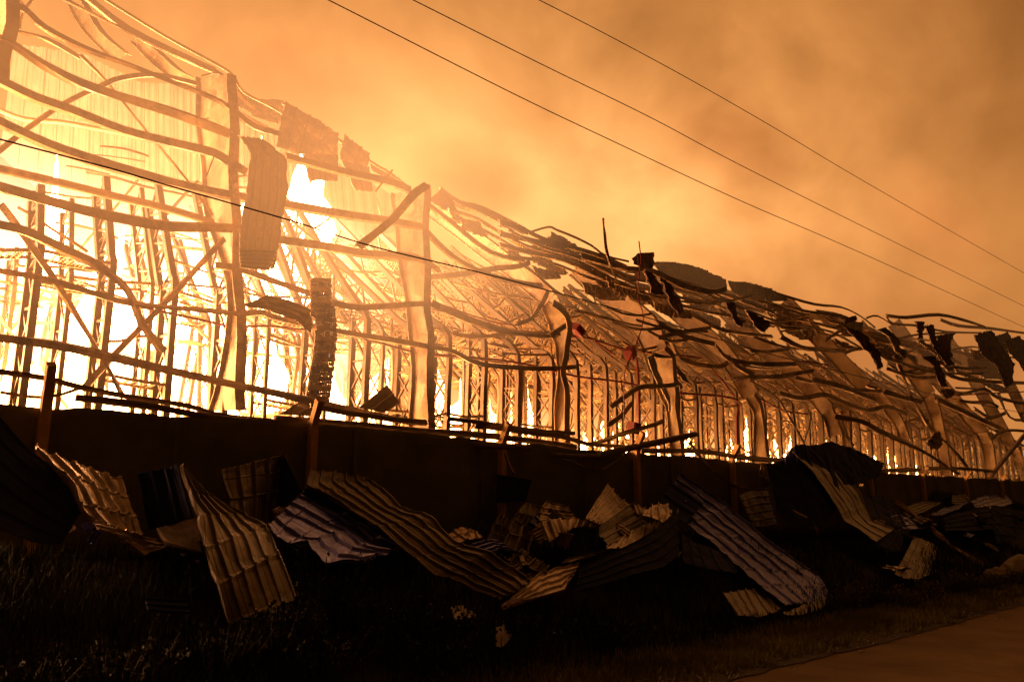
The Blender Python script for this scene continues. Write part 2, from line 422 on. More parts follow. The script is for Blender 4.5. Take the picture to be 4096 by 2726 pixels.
# wall girts, sagging
G = 'wall_girt'
beam(G, [(60, 20), (105, 40), (184, 109), (344, 189), (517, 253), (689, 321), (861, 390), (930, 436), (1022, 505), (1119, 534)], 27)
beam(G, [(-20, 140), (52, 166), (172, 247), (321, 327), (494, 390), (689, 453), (832, 505), (930, 540)], 40)
beam(G, [(-40, 300), (0, 316), (143, 385), (287, 436), (494, 517), (689, 568), (850, 608), (930, 654), (987, 689)], 40)
beam(G, [(-60, 455), (0, 482), (200, 574), (402, 643), (574, 694), (746, 740), (918, 775), (1130, 811), (1359, 851), (1560, 880), (1686, 903)], 40)
beam(G, [(1686, 897), (1761, 977), (1847, 1046), (1962, 1098), (2100, 1132), (2170, 1140)], 25)
beam('pipe', [(-60, 665), (0, 677), (230, 729), (459, 786), (660, 832), (850, 890)], 36, Y=25.5, m=STEEL_PALE, round_=True)
beam(G, [(-60, 735), (0, 745), (287, 828), (488, 875), (689, 909), (930, 915), (1102, 955), (1302, 983), (1474, 1012), (1663, 1023), (1761, 1075)], 38)
beam(G, [(-60, 880), (0, 898), (115, 926), (275, 1001), (402, 1058), (517, 1156), (574, 1288), (660, 1403)], 38)
beam(G, [(-60, 1075), (0, 1087), (200, 1121), (402, 1179), (517, 1207), (746, 1230), (976, 1253)], 24)
beam(G, [(976, 1253), (1050, 1248), (1100, 1267), (1330, 1319), (1645, 1371), (1731, 1388), (1817, 1405), (1932, 1457), (2162, 1474), (2310, 1467)], 22)
beam(G, [(-60, 1335), (0, 1351), (230, 1385), (459, 1437), (729, 1500), (976, 1552), (1100, 1575), (1243, 1606), (1416, 1640), (1588, 1675), (1708, 1686)], 32, Y=23)
beam(G, [(861, 1058), (964, 1075), (1100, 1125), (1243, 1175), (1330, 1210), (1445, 1230), (1645, 1216), (1726, 1213)], 26)
beam(G, [(1726, 1213), (1789, 1239), (1904, 1285), (2047, 1319), (2191, 1333), (2240, 1330)], 30)
beam(G, [(1430, 985), (1577, 874), (1663, 776), (1709, 736)], 34, Y=22.5)
beam(G, [(1147, 621), (1359, 679), (1560, 725), (1646, 759)], 34)
beam(G, r4([(850, 385), (1050, 365), (1300, 340), (1550, 300), (1690, 290), (1780, 260)]), 24, Y=26)
beam(G, r4([(1240, 750), (1450, 775), (1700, 745)]), 18, Y=24.5, m=STEEL_PALE)
beam(G, r4([(1690, 690), (1790, 650), (1850, 560), (1905, 460)]), 18, Y=23.7, m=STEEL_PALE)
beam(G, r4([(1920, 770), (2030, 700)]), 22, Y=23.5, m=STEEL_PALE)
for p, w in (([(200, 400), (340, 360), (400, 382), (520, 430), (640, 490), (740, 560), (900, 600)], 9), ([(0, 330), (70, 345), (200, 400)], 26), ([(0, 410), (250, 460), (500, 500), (700, 560), (880, 640)], 20),
             ([(0, 480), (250, 545), (450, 590), (700, 700), (830, 750), (1010, 830)], 18), ([(0, 560), (300, 600), (450, 640), (600, 700)], 13),
             ([(570, 560), (900, 650), (1050, 660), (1250, 755), (1400, 800), (1500, 812), (1580, 790)], 24), ([(650, 670), (1000, 820), (1200, 950), (1330, 965), (1560, 1080), (1900, 1120)], 18),
             ([(1050, 650), (1250, 850), (1500, 880), (1640, 868), (1780, 830)], 12), ([(1200, 1150), (1260, 1270), (1400, 1320), (1540, 1330), (1620, 1290), (1700, 1320), (1900, 1335), (2060, 1310)], 21),
             ([(340, 430), (420, 500), (620, 600), (820, 700)], 14), ([(120, 350), (300, 440), (560, 520)], 16), ([(560, 690), (760, 760), (900, 800)], 12), ([(870, 740), (1050, 740), (1250, 900), (1700, 1000)], 12)):
    beam('roof_purlin', r5(p), w, Y=26 if w < 22 else 24.5)
for p, w in (([(700, 290), (900, 400), (1170, 470)], 22), ([(1320, 775), (1500, 742), (1700, 752), (1882, 712), (2000, 695)], 15), ([(700, 420), (900, 372), (1140, 332)], 17),
             ([(1300, 560), (1340, 640), (1500, 730)], 20), ([(0, 190), (300, 265), (560, 320)], 10), ([(1180, 480), (1300, 600), (1560, 640), (1850, 635)], 18)):
    beam(G, rL(p), w)
for p, w in (([(300, 1000), (440, 900), (560, 830), (760, 820), (880, 800)], 20), ([(280, 1150), (400, 1060), (480, 960)], 20)):
    beam(G, rL(p), w, Y=23)
R6 = [([(0, 70), (240, 150), (500, 220), (700, 240), (850, 310), (960, 400)], 11), ([(60, 180), (400, 270), (700, 310)], 14),
      ([(890, 330), (980, 310), (1110, 390)], 8), ([(1050, 305), (1200, 325), (1450, 305), (1650, 345), (1800, 390)], 13), ([(1050, 310), (1100, 370), (1300, 385), (1500, 430), (1760, 440)], 9),
      ([(1460, 340), (1600, 390), (1850, 405), (2110, 440)], 12), ([(170, 340), (280, 350), (450, 325)], 8), ([(230, 430), (400, 410), (500, 400)], 8), ([(440, 330), (520, 430), (640, 460), (760, 450)], 8),
      ([(0, 570), (100, 590), (300, 565)], 14), ([(240, 470), (400, 550), (560, 560), (730, 580)], 20), ([(0, 670), (150, 690), (350, 680)], 16), ([(0, 790), (250, 765), (490, 730)], 16),
      ([(230, 900), (400, 940), (570, 910), (700, 960), (900, 1030), (1060, 1000), (1200, 1060)], 20), ([(480, 800), (700, 850), (960, 950)], 22), ([(1030, 890), (1200, 940), (1320, 970)], 20),
      ([(1470, 730), (1600, 790), (1800, 810), (2110, 822)], 15), ([(1560, 880), (1650, 900), (1800, 870), (1900, 940), (2110, 985)], 14), ([(1600, 960), (1700, 970), (1830, 970), (1900, 1010)], 13),
      ([(1110, 610), (1190, 800), (1260, 960), (1370, 1150)], 18), ([(130, 270), (250, 450), (330, 600)], 12), ([(700, 690), (810, 680), (880, 830), (1000, 870)], 12),
      ([(730, 600), (830, 560), (1020, 550)], 14), ([(580, 500), (700, 420)], 14), ([(1200, 740), (1300, 745), (1420, 715)], 13), ([(1300, 830), (1430, 830)], 12),
      ([(1080, 500), (1300, 450), (1550, 440)], 9), ([(1160, 620), (1330, 545), (1500, 620)], 8), ([(1480, 560), (1640, 600), (1800, 660)], 9), ([(1780, 1110), (1930, 1070)], 14),
      ([(1550, 570), (1700, 545), (1800, 560), (2100, 600)], 8), ([(1900, 900), (1990, 1080), (2110, 1110)], 12), ([(1570, 860), (1760, 870)], 8)]
for p, w in R6: beam('roof_purlin' if p[0][1] < 500 else G, r6(p), w, Y=DW if w > 12 else 27)
beam(G, r6([(650, 1080), (860, 1120), (1000, 1190), (1300, 1320), (1500, 1450), (1600, 1510)]), 20, Y=20)
beam(G, r6([(690, 1070), (740, 1190), (790, 1310)]), 20, Y=21)
beam(G, r6([(0, 800), (200, 930), (300, 1080), (420, 1290)]), 9, Y=21)
beam(G, r6([(420, 960), (465, 1100), (415, 1290)]), 9, Y=21)
beam(G, r6([(1370, 1150), (1560, 1330), (1700, 1520)]), 14, Y=19)
beam('downpipe', r6([(1430, 950), (1650, 1050), (1930, 1180)]), 22, m=STEEL_PALE, round_=True, Y=22)
beam('pipe', r6([(1840, 1255), (1920, 1200), (2000, 1185), (2110, 1192)]), 12, m=STEEL_PALE, round_=True, Y=21)
ridge = [(1700, 790), (1760, 800), (1950, 850), (2120, 930), (2300, 965), (2500, 1045), (2700, 1065), (2900, 1120), (3150, 1195), (3366, 1232), (3500, 1310), (3700, 1330), (4100, 1400)]
def ry(x):
    for a_, b_ in zip(ridge, ridge[1:]):
        if x <= b_[0]: return a_[1] + (b_[1] - a_[1]) * (x - a_[0]) / (b_[0] - a_[0])
    return 1400
for i in range(48):
    x0 = random.uniform(1760, 3700); n_ = random.randint(3, 6); st_ = random.uniform(80, 130); off = random.uniform(18, 70); sl = random.uniform(.05, .34)
    beam('roof_purlin', [(x0 + j * st_, ry(x0 + j * st_) + off + sl * j * st_ * .4 + random.uniform(-5, 7)) for j in range(n_)], random.uniform(8, 17), Y=random.uniform(25.5, 31), m=STEEL if i % 3 else STEEL_PALE)
for i in range(16):
    x0 = random.uniform(2300, 3900); st_ = random.uniform(60, 100); off = random.uniform(90, 330); sag = random.uniform(10, 30); L_ = random.randint(3, 5)
    beam('wall_girt', [(x0 + j * st_, ry(x0) + off + j * st_ * .16 + sag * math.sin(math.pi * j / (L_ - 1))) for j in range(L_)], random.uniform(9, 16), Y=random.uniform(23.6, 25), m=STEEL)
for i in range(52):                                  # torn roof sheeting slumped below the ridge
    x0 = random.uniform(1950, 3950); w_ = random.uniform(50, 170); off = random.uniform(22, 150); h_ = random.uniform(18, 55); sl = random.uniform(.2, .5)
    sheet('roof_sheeting', [(x0, ry(x0) + off), (x0 + w_ * .5, ry(x0) + off + w_ * .5 * sl + 5), (x0 + w_, ry(x0) + off + w_ * sl)], [(x0 + 12, ry(x0) + off + h_), (x0 + w_ * .5, ry(x0) + off + w_ * .5 * sl + h_ * 1.2), (x0 + w_ + 8, ry(x0) + off + w_ * sl + h_ * .8)],
          random.choice((CLAD, STEEL_PALE, STEEL)), max(3, int(w_ / 16)), False, .05, .35, parent=wh, Y=random.uniform(25.5, 30), jag=.06, res=20)
# roof edge members, upper left
for p, w, m in (([(430, -20), (960, 250), (1200, 370), (1500, 490), (1600, 580), (1700, 700), (1780, 760)], 15, STEEL), ([(600, -30), (900, 200), (1300, 400), (1500, 490)], 28, STEEL_PALE),
                ([(730, -10), (1150, 250), (1500, 440), (1620, 520), (1700, 640), (1870, 730), (1990, 800)], 12, STEEL_PALE), ([(100, -20), (180, 60), (320, 210)], 14, STEEL_PALE), ([(180, 60), (240, -20)], 12, STEEL_PALE),
                ([(180, 60), (150, 110), (140, 200)], 10, STEEL_PALE), ([(110, 210), (330, 270), (560, 400)], 20, STEEL), ([(1500, 690), (1515, 800), (1420, 830)], 6, STEEL), ([(1400, 530), (1530, 510), (1600, 600)], 7, STEEL)):
    beam('roof_purlin', r1(p), w, Y=26, m=m)
beam('roof_purlin', r2([(0, 200), (180, 320), (400, 410)]), 22, Y=26)
beam('roof_purlin', r2([(400, 190), (620, 330), (1000, 590), (1150, 680), (1310, 800)]), 14, Y=25.5)
beam('roof_purlin', r2([(1500, 800), (1650, 890), (1800, 940), (2091, 1090)]), 36, Y=27)
beam('roof_purlin', r2([(1400, 880), (1600, 1040), (1850, 1230), (2091, 1290)]), 20, Y=24.2)
beam('roof_purlin', r2([(1060, 860), (1090, 980), (1110, 1050)]), 6, Y=30)
beam('roof_purlin', r2([(1050, 810), (1170, 660)]), 7, Y=24)
# cross bracing
for p, w in (([(0, 817), (200, 1087), (413, 1420), (499, 1590)], 26), ([(901, 955), (717, 1156), (591, 1282), (448, 1425), (327, 1560)], 25)):
    beam('brace', p, w, Y=24.6)
beam('brace', [(-30, 625), (0, 603), (115, 511), (258, 413), (402, 344), (488, 310), (631, 298), (786, 333)], 22, Y=24.8)
beam('brace', [(321, 218), (436, 333), (585, 517), (746, 717), (850, 861)], 14, Y=25)
beam('brace', r1([(1490, 1095), (1440, 1230)]), 5, Y=24); beam('brace', r1([(1610, 1230), (1720, 1220)]), 8, Y=24)
beam('brace', r5([(725, 300), (735, 470), (755, 560), (800, 690), (880, 850)]), 13, Y=22)
beam('cable', r5([(968, 460), (980, 600), (958, 830), (1000, 1000), (940, 1200), (870, 1370), (865, 1568), (866, 1700)]), 5, Y=22, m=REDP, round_=True)
# sagging pipe runs along the inner ledge
beam('pipe', r1([(-20, 760), (170, 830), (420, 850), (700, 900), (960, 950)]), 20, Y=34, m=STEEL_PALE, round_=True)
beam('pipe', r4([(330, 250), (560, 325), (700, 325), (950, 335)]), 9, Y=30, m=STEEL_PALE, round_=True)
beam('pipe', r4([(1200, 390), (1500, 470), (1800, 520), (2091, 580)]), 9, Y=30, m=STEEL_PALE, round_=True)

# inner rails, ties and hanging strips of the left bays
for i in range(34):
    x0 = random.uniform(-80, 900); y0_ = random.uniform(560, 1450); n_ = random.randint(2, 4); st_ = random.uniform(60, 150); sl = random.uniform(.05, .32) if i % 3 else random.uniform(-1.4, 1.4)
    beam('inner_rail' if i % 3 else 'tie_rod', [(x0 + j * st_, y0_ + j * st_ * sl + random.uniform(-8, 8)) for j in range(n_ + 1)], random.uniform(5, 14), Y=random.uniform(25.2, 33), m=random.choice((STEEL, STEEL_PALE, RACK)), k=2)
for i in range(26):
    x0 = random.uniform(1000, 2100); y0_ = random.uniform(1150, 1330) + (x0 - 1000) * .12; st_ = random.uniform(50, 120)
    beam('inner_rail', [(x0 + j * st_, y0_ + j * st_ * random.uniform(.02, .3)) for j in range(3)], random.uniform(5, 11), Y=random.uniform(25, 30), m=random.choice((STEEL, RACK)), k=2)
# far side cladding, seen from inside
def panel_strip(pts_top, pts_bot, Y, n, name='cladding_panel', m=CLAD):
    T = [PY(p[0], p[1], Y) for p in pts_top]; B = [PY(p[0], p[1], Y) for p in pts_bot]
    def at(Q, u):
        s_ = u * (len(Q) - 1); i = min(int(s_), len(Q) - 2); return Q[i].lerp(Q[i + 1], s_ - i)
    for k in range(n):
        u0 = k / n; u1 = (k + .955) / n; vs = []; fs = []; seg = 8
        for j in range(seg + 1):
            u = u0 + (u1 - u0) * j / seg; off = (-.05 if j % 4 in (1, 2) else 0) - .12 * (k % 3 == 1) * (j / seg)
            vs += [at(T, u) + Vector((0, off, random.uniform(-.06, .06) if j % 4 == 0 else 0)), at(B, u) + Vector((0, off, 0)),
                   at(T, u) + Vector((0, off + .03, 0)), at(B, u) + Vector((0, off + .03, 0))]
        for j in range(seg):
            o = j * 4; fs += [(o, o + 1, o + 5, o + 4), (o + 2, o + 6, o + 7, o + 3), (o, o + 4, o + 6, o + 2)]
        mobj(name, vs, fs, m, wh)
panel_strip([(55, 175), (330, 215), (560, 330), (800, 340), (1000, 470), (1200, 560), (1600, 800)], [(0, 620), (300, 900), (560, 1000), (800, 1000), (1000, 1000), (1250, 960), (1590, 930)], 50, 26)

# ------------------------------------------------------------------ corrugated sheets
# hanging remains of the cladding (parts of the warehouse)
HP = 'hanging_cladding'
sheet(HP, [(946, 541), (1000, 610), (975, 794), (957, 908), (955, 1000), (957, 1072)], [(1045, 555), (1140, 640), (1144, 788), (1124, 874), (1107, 1006), (1095, 1080)], CLAD, 5, True, .06, .25, parent=wh, Y=23.6, jag=.03)
sheet(HP, [(957, 1000), (960, 1075)], [(1107, 1006), (1075, 1085)], CLAD, 5, False, .08, .15, parent=wh, Y=23.4)
sheet(HP, [(1129, 402), (1240, 460), (1350, 535)], [(1098, 588), (1200, 620), (1345, 625)], STEEL, 4, False, .06, .3, parent=wh, Y=25.5, jag=.03)
sheet(HP, [(1372, 532), (1474, 616)], [(1350, 640), (1457, 685)], STEEL, 3, False, .06, .25, parent=wh, Y=25.5, jag=.04)
sheet(HP, [(1205, 615), (1348, 620)], [(1235, 724), (1348, 726)], STEEL, 5, False, .06, .15, parent=wh, Y=25.2, jag=.05)
sheet(HP, [(1360, 640), (1475, 665)], [(1415, 765), (1485, 770)], STEEL, 4, False, .06, .2, parent=wh, Y=25.2, jag=.05)
sheet(HP, [(918, 330), (1010, 395), (1075, 398), (1128, 405)], [(940, 420), (1020, 470), (1110, 500), (1128, 480)], CLAD, 4, False, .05, .2, parent=wh, Y=27)
sheet(HP, r2([(1410, 875), (1500, 800), (1570, 870)]), r2([(1500, 930), (1600, 960), (1640, 990)]), STEEL, 3, False, .06, .2, parent=wh, Y=25)
sheet(HP, r2([(1520, 930), (1640, 990), (1760, 1020)]), r2([(1560, 990), (1700, 1110), (1820, 1140)]), CLAD, 4, False, .08, .4, parent=wh, Y=24.6, jag=.08)
sheet(HP, r2([(1000, 600), (1160, 680), (1300, 800)]), r2([(1010, 660), (1150, 740), (1280, 805)]), STEEL, 3, False, .04, .1, parent=wh, Y=26)
sheet(HP, [(970, 1222), (1060, 1182), (1150, 1200), (1240, 1240)], [(990, 1228), (1080, 1245), (1160, 1275), (1245, 1330)], STEEL_PALE, 3, True, .04, .3, parent=wh, Y=22.8)
sheet(HP, [(2520, 1035), (2550, 1012), (2610, 1008)], [(2530, 1055), (2560, 1072), (2608, 1075)], STEEL, 3, False, .05, .2, parent=wh, Y=23.5, jag=.05)
sheet('roof_sheeting', [(2610, 1045), (2700, 1048), (2800, 1070), (2900, 1118)], [(2640, 1120), (2730, 1160), (2820, 1195), (2905, 1180)], CLAD, 16, False, .05, .25, parent=wh, Y=27.5, jag=.02)
sheet('roof_sheeting', [(2905, 1122), (3000, 1130), (3080, 1155), (3150, 1192)], [(2930, 1170), (3000, 1200), (3070, 1205), (3140, 1205)], CLAD, 12, False, .05, .25, parent=wh, Y=27.5, jag=.02)
sheet('roof_sheeting', [(2720, 1150), (2800, 1190), (2880, 1200)], [(2740, 1200), (2810, 1240), (2880, 1250)], CLAD, 10, False, .05, .2, parent=wh, Y=29)
sheet('roof_sheeting', [(2200, 925), (2290, 975), (2400, 1040)], [(2190, 975), (2280, 1030), (2380, 1090)], CLAD, 6, False, .05, .3, parent=wh, Y=27)
for A_, B_, m_, yy_ in (
    (r5([(985, 650), (1040, 830), (1120, 845)]), r5([(1040, 680), (1100, 760), (1130, 840)]), CHAR, 23.5),
    (r5([(1085, 690), (1150, 830), (1200, 930), (1245, 1000)]), r5([(1170, 745), (1200, 830), (1240, 880), (1250, 960)]), CHAR, 23.5),
    (r5([(1565, 880), (1600, 980), (1670, 1070)]), r5([(1620, 880), (1650, 1000), (1710, 1020)]), CHAR, 23.5),
    (r5([(1690, 935), (1770, 1060), (1830, 1110)]), r5([(1750, 950), (1820, 1000), (1885, 1040)]), CHAR, 23.6),
    (r6([(690, 385), (790, 480), (900, 600), (970, 730)]), r6([(800, 420), (880, 470), (980, 600), (1010, 715)]), CHAR, 23.3),
    (r6([(720, 330), (715, 385)]), r6([(790, 310), (800, 350)]), CHAR, 24),
    (r6([(1255, 350), (1275, 490)]), r6([(1320, 350), (1320, 490)]), CHAR, 24),
    (r6([(1320, 380), (1370, 500), (1400, 580), (1500, 700)]), r6([(1390, 370), (1420, 500), (1480, 560), (1560, 700)]), CHAR, 24),
    (r6([(1410, 460), (1440, 540), (1480, 620)]), r6([(1560, 440), (1520, 520), (1540, 640)]), CHAR, 24),
    (r6([(1310, 620), (1400, 700), (1440, 860)]), r6([(1400, 615), (1450, 680), (1500, 860)]), CHAR, 23.5),
    (r6([(1700, 450), (1740, 580), (1880, 700), (1950, 870)]), r6([(1830, 410), (1930, 560), (2010, 680), (2000, 840)]), CHAR, 23.5),
    (r6([(1930, 500), (1980, 600), (2110, 760)]), r6([(2050, 460), (2110, 520), (2180, 620)]), CHAR, 23.5),
    (r6([(1850, 470), (1900, 560), (1940, 620)]), r6([(1960, 430), (2000, 500), (2030, 560)]), CHAR, 24.5),
    (r6([(1430, 870), (1480, 950)]), r6([(1530, 870), (1560, 920)]), STEEL, 23.5)):
    sheet(HP, A_, B_, m_, 3, True, .08, .35, parent=wh, Y=yy_, jag=.1, res=24)
sheet(HP, r6([(960, 420), (1050, 470), (1100, 590), (1170, 640)]), r6([(1020, 400), (1120, 490), (1130, 560), (1200, 590)]), CLAD, 5, True, .12, .25, parent=wh, Y=23.5)
sheet(HP, r6([(740, 350), (720, 440)]), r6([(860, 360), (850, 440)]), CLAD, 2, True, .05, .1, parent=wh, Y=24.5)
sheet(HP, r6([(1270, 500), (1420, 620), (1500, 740)]), r6([(1300, 490), (1450, 590), (1560, 750)]), CLAD, 2, True, .08, .4, parent=wh, Y=25, jag=.1)
sheet(HP, r6([(1690, 600), (1740, 570), (1790, 610)]), r6([(1700, 650), (1750, 650), (1800, 650)]), CLAD, 2, False, .08, .3, parent=wh, Y=25)
sheet(HP, r6([(1330, 1290), (1400, 1200), (1440, 1190)]), r6([(1370, 1330), (1430, 1330), (1470, 1290)]), STEEL, 2, True, .06, .3, parent=wh, Y=19, jag=.1)
sheet(HP, r4([(580, 1270), (780, 1110)]), r4([(760, 1310), (870, 1240)]), STEEL, 2, True, .02, .05, parent=wh, Y=22)
sheet(HP, r4([(10, 1320), (170, 1230)]), r4([(250, 1330), (400, 1250)]), STEEL, 2, True, .02, .2, parent=wh, Y=22)
sheet(HP, rL([(600, 590), (640, 730), (740, 900), (780, 1040)]), rL([(650, 540), (680, 680), (780, 900), (790, 1030)]), CLAD, 2, True, .05, .2, parent=wh, Y=23.5)
sheet(HP, rL([(650, 540), (720, 560), (820, 575)]), rL([(650, 575), (720, 590), (820, 590)]), STEEL, 2, True, .02, .05, parent=wh, Y=23.5)
sheet(HP, rL([(830, 640), (930, 760), (1000, 880)]), rL([(840, 720), (900, 780), (960, 800)]), STEEL, 2, True, .05, .3, parent=wh, Y=25)
# burnt conveyor mesh hanging in the gap: rungs on two side chains
lad = MB()
for i in range(62):
    u = i / 61; yv = 1118 + u * 480
    xl = 1243 + (20 * math.sin(u * 4.2) if u > .3 else 0); xr = 1321 + (22 * math.sin(u * 3.6) if u > .2 else 0)
    a_ = PY(xl, yv, 23.2); b_ = PY(xr, yv + 5, 23.2 + .3 * math.sin(i))
    lad.bar(a_, b_, .05 if i % 5 else .13)
    if i:
        for f in (0, .1, .2, .3, .4, .5, .6, .7, .8, .9, 1): lad.bar(pa.lerp(pb, f), a_.lerp(b_, f), .035 if random.random() < .75 else .09)
    pa, pb = a_, b_
lad.build('conveyor_mesh', STEEL, wh)

# ------------------------------------------------------------------ pallet rack frames
KNEE = 8.7
def rack_frame(X, Y0, front, lab, parts=True):
    base = Vector((X, Y0, 1.12))
    k = KNEE - 1.12 + random.uniform(-.22, .2) + (.4 if Y0 > 30 else 0)
    th = 76 if X < 8 else (76 - (X - 8) / 12 * 34 if X < 20 else 42)
    jit = 1 if random.random() < .85 else 3
    th = math.radians(th + 3 * noise.noise(Vector((X * .15, Y0, 0))) + jit * random.uniform(-1.4, 1.4))
    ll = random.uniform(9.5, 12.5) if X > 19 else (2.6 + max(0, X - 7) * .6 if Y0 < 28 else 1.6 + max(0, X - 8) * .65) * random.uniform(.8, 1.15)
    if Y0 > 30 and X > 19: ll *= 1.25
    bow = .25 * noise.noise(Vector((X * .3, Y0, 3))); lx = -.5 + 1.2 * noise.noise(Vector((X * .12, Y0 * .3, 7))) + jit * random.uniform(-.12, .12); dp = 1.0
    t0 = random.uniform(-.02, .02) if Y0 < 28 else (random.uniform(-.10, .10) if random.random() < .6 else random.uniform(-.35, .35))
    def prof(off):
        o = Vector((0, off, 0)); pts = []
        for f in (0, .35, .7, 1): pts.append(Vector((t0 * k * f, off, k * f + (off * .25 if f == 1 else 0))))
        dirv = Vector((lx * .12, math.cos(th), math.sin(th))); nrm = Vector((0, math.sin(th), -math.cos(th)))
        kp = Vector((t0 * k, 0, k))
        for f in (.12, .4, .7, 1):
            pts.append(kp + dirv * (ll * f) + nrm * off * .95 + Vector((0, 0, -bow * math.sin(f * 2.6) * .8)))
        return pts
    p1, p2 = prof(0), prof(dp)
    e = empty('rack_frame', base, lab, 'pallet rack', 'pallet rack frames inside the burning warehouse') if parts else None
    pw = .10 if Y0 < 26 else .07; sq = [(-pw, -pw), (pw, -pw), (pw, pw), (-pw, pw)]; bw = .075 if Y0 < 26 else .05
    def putm(name, mb, m=RACK):
        if e is None: return None
        o = mobj(name, mb.v, mb.f, m); o.parent = e; return o
    mbs = []
    for pp in (p1, p2):
        mb = MB(); mb.sweep(crom(pp, 2), sq, 0, up=Vector((1, 0, 0))); mbs.append(('post', mb))
    br = MB()
    def pt(pp, u):
        s_ = u * (len(pp) - 1); i = min(int(s_), len(pp) - 2); return pp[i].lerp(pp[i + 1], s_ - i)
    nb = 15
    for i in range(nb):
        u0, u1 = i / nb, (i + 1) / nb
        if i % 3 == 2: br.bar(pt(p1, u0), pt(p2, u0), bw)
        a_, b_ = (p1, p2) if i % 2 else (p2, p1)
        br.bar(pt(a_, u0), pt(b_, u1), bw)
        if i < 5: br.bar(pt(b_, u0), pt(a_, u1), bw)
    mbs.append(('bracing', br))
    for nm, mb in mbs: putm(nm, mb)
    return base, mbs, p1, p2
decks = MB(); shelf_list = []
def deck_between(base, q1, q2, X2):
    pass
rowsY = [25.3, 26.8, 30.6, 32.0, 36.2, 37.6]
count = 0; stuffmb = MB()
COLX = [PY(px_, 1400, DW).x for px_ in (960, 1715, 2240, 2680, 3030, 3310, 3500, 3735, 3950)]
ORD = 'first second third fourth fifth sixth seventh eighth ninth tenth eleventh twelfth thirteenth fourteenth fifteenth sixteenth seventeenth eighteenth nineteenth twentieth'.split() + ['farthest'] * 40
ROWN = ['front', 'second', 'third', 'fourth', 'fifth', 'rearmost']
ctr = {}
LABS = {0: 'bare pallet rack frame in the front row, straight below and bent back at mid height', 1: 'pallet rack frame standing back to back behind the front row, buckled above'}
for ri, Y0 in enumerate(rowsY):
    x = Y0 * .12 + random.uniform(0, 1.3); prev = None
    xmax = 104 if ri < 2 else 104
    while x < xmax:
        big = ri < 4 and x < 60 or ri < 2 or ri < 6 and x < 32
        bi = next((i for i, cx in enumerate(COLX) if x < cx), len(COLX)); ctr[(ri, bi)] = ctr.get((ri, bi), 0) + 1
        lab = f'pallet rack frame in the {ROWN[ri]} row, {ORD[ctr[(ri, bi)] - 1]} one ' + (f'right of the {ORD[bi - 1]} building column' if bi else 'from the left edge')
        if big and count < 296:
            res_ = rack_frame(x, Y0, ri == 0, lab); count += 1
        else:
            res_ = rack_frame(x, Y0, False, lab, parts=False)
            for nm, mb in res_[1]: stuffmb.add([Vector(v) + res_[0] for v in mb.v], mb.f)
        # load beams and wire decks to the previous frame
        if prev is not None:
            b0, _, a1, a2 = prev; b1, _, c1, c2 = res_
            def pt(pp, u):
                s_ = u * (len(pp) - 1); i = min(int(s_), len(pp) - 2); return pp[i].lerp(pp[i + 1], s_ - i)
            for lv in (.10, .24, .38, .50, .56, .63, .70, .77, .84, .91, .98):
                if random.random() < (.82 if lv < .5 else .52) or (b0.x < 14 and lv > .5): continue
                q = [pt(a1, lv) + b0, pt(c1, lv) + b1, pt(c2, lv) + b1, pt(a2, lv) + b0]
                sg = Vector((0, 0, -random.uniform(.02, .25) * (1 if random.random() < .8 else 3)))
                for s0, s1 in ((q[0], q[1]), (q[3], q[2])):
                    m_ = s0.lerp(s1, .5) + sg
                    decks.bar(s0, m_, .10, .045, up=Vector((0, 0, 1)).cross(Vector((1, 0, 0)))); decks.bar(m_, s1, .10, .045)
                if lv > .4 or random.random() < .5:          # wire decking: wires and cross wires
                    c0 = random.uniform(.0, .3); c1_ = random.uniform(.6, 1)
                    for w_ in range(9):
                        f = c0 + (c1_ - c0) * w_ / 8
                        g0 = q[0].lerp(q[1], f) + sg * math.sin(f * 3.1); g1 = q[3].lerp(q[2], f) + sg * math.sin(f * 3.1)
                        decks.bar(g0, g1, .022 if w_ % 4 else .05)
                    for w_ in range(5):
                        f = w_ / 4
                        decks.bar(q[0].lerp(q[3], f).lerp(q[1].lerp(q[2], f), c0) + sg * .4, q[0].lerp(q[3], f).lerp(q[1].lerp(q[2], f), c1_) + sg * .6, .02)
        prev = res_
        x += (random.uniform(1.75, 2.15) if random.random() < .93 else 3.2) * (1 if ri == 0 else 1.3)
tag(decks.build('fallen_shelf_beams', DECK), 'tangle of sagging shelf beams and wire decks strung between the leaning rack frames', 'racking debris', kind='stuff')
if stuffmb.v: tag(stuffmb.build('distant_rack_frames', RACK), 'crowded rack frames far back in the warehouse', 'racking', kind='stuff')
print('RACKS', count)

# red sprinkler pipes and hose boxes
rp_ = empty('sprinkler_pipes', PY(1700, 1420, 24.9), 'red fire sprinkler pipe run sagging along the front of the racks', 'pipes')
for p, w in ((r3([(980, 745), (1450, 845), (1610, 885)]), 11), (r3([(1700, 880), (1900, 878), (2091, 900)]) + r4([(300, 720), (650, 800), (950, 880)]), 9), (r4([(1090, 900), (1560, 940), (1850, 990)]) + rL([(0, 740), (400, 790), (650, 850)]), 9),
             (rL([(840, 880), (1340, 930), (1355, 1100), (1360, 1400)]), 9), (r5([(470, 1120), (640, 1140), (860, 1210), (1200, 1250), (1400, 1275)]), 8), (r5([(955, 1270), (968, 1568), (970, 1850)]), 9),
             (r4([(1180, 560), (1500, 670), (1700, 700)]), 7), (rL([(1150, 680), (1330, 900)]), 7), (rL([(170, 450), (330, 560)]), 8), (r6([(0, 900), (250, 1030), (440, 1060)]), 7), (r6([(400, 655), (620, 690)]), 7), (r6([(1560, 920), (1800, 905), (2110, 890)]), 5)):
    beam('pipe', p, w, Y=24.9, m=REDP, parent=rp_, round_=True)
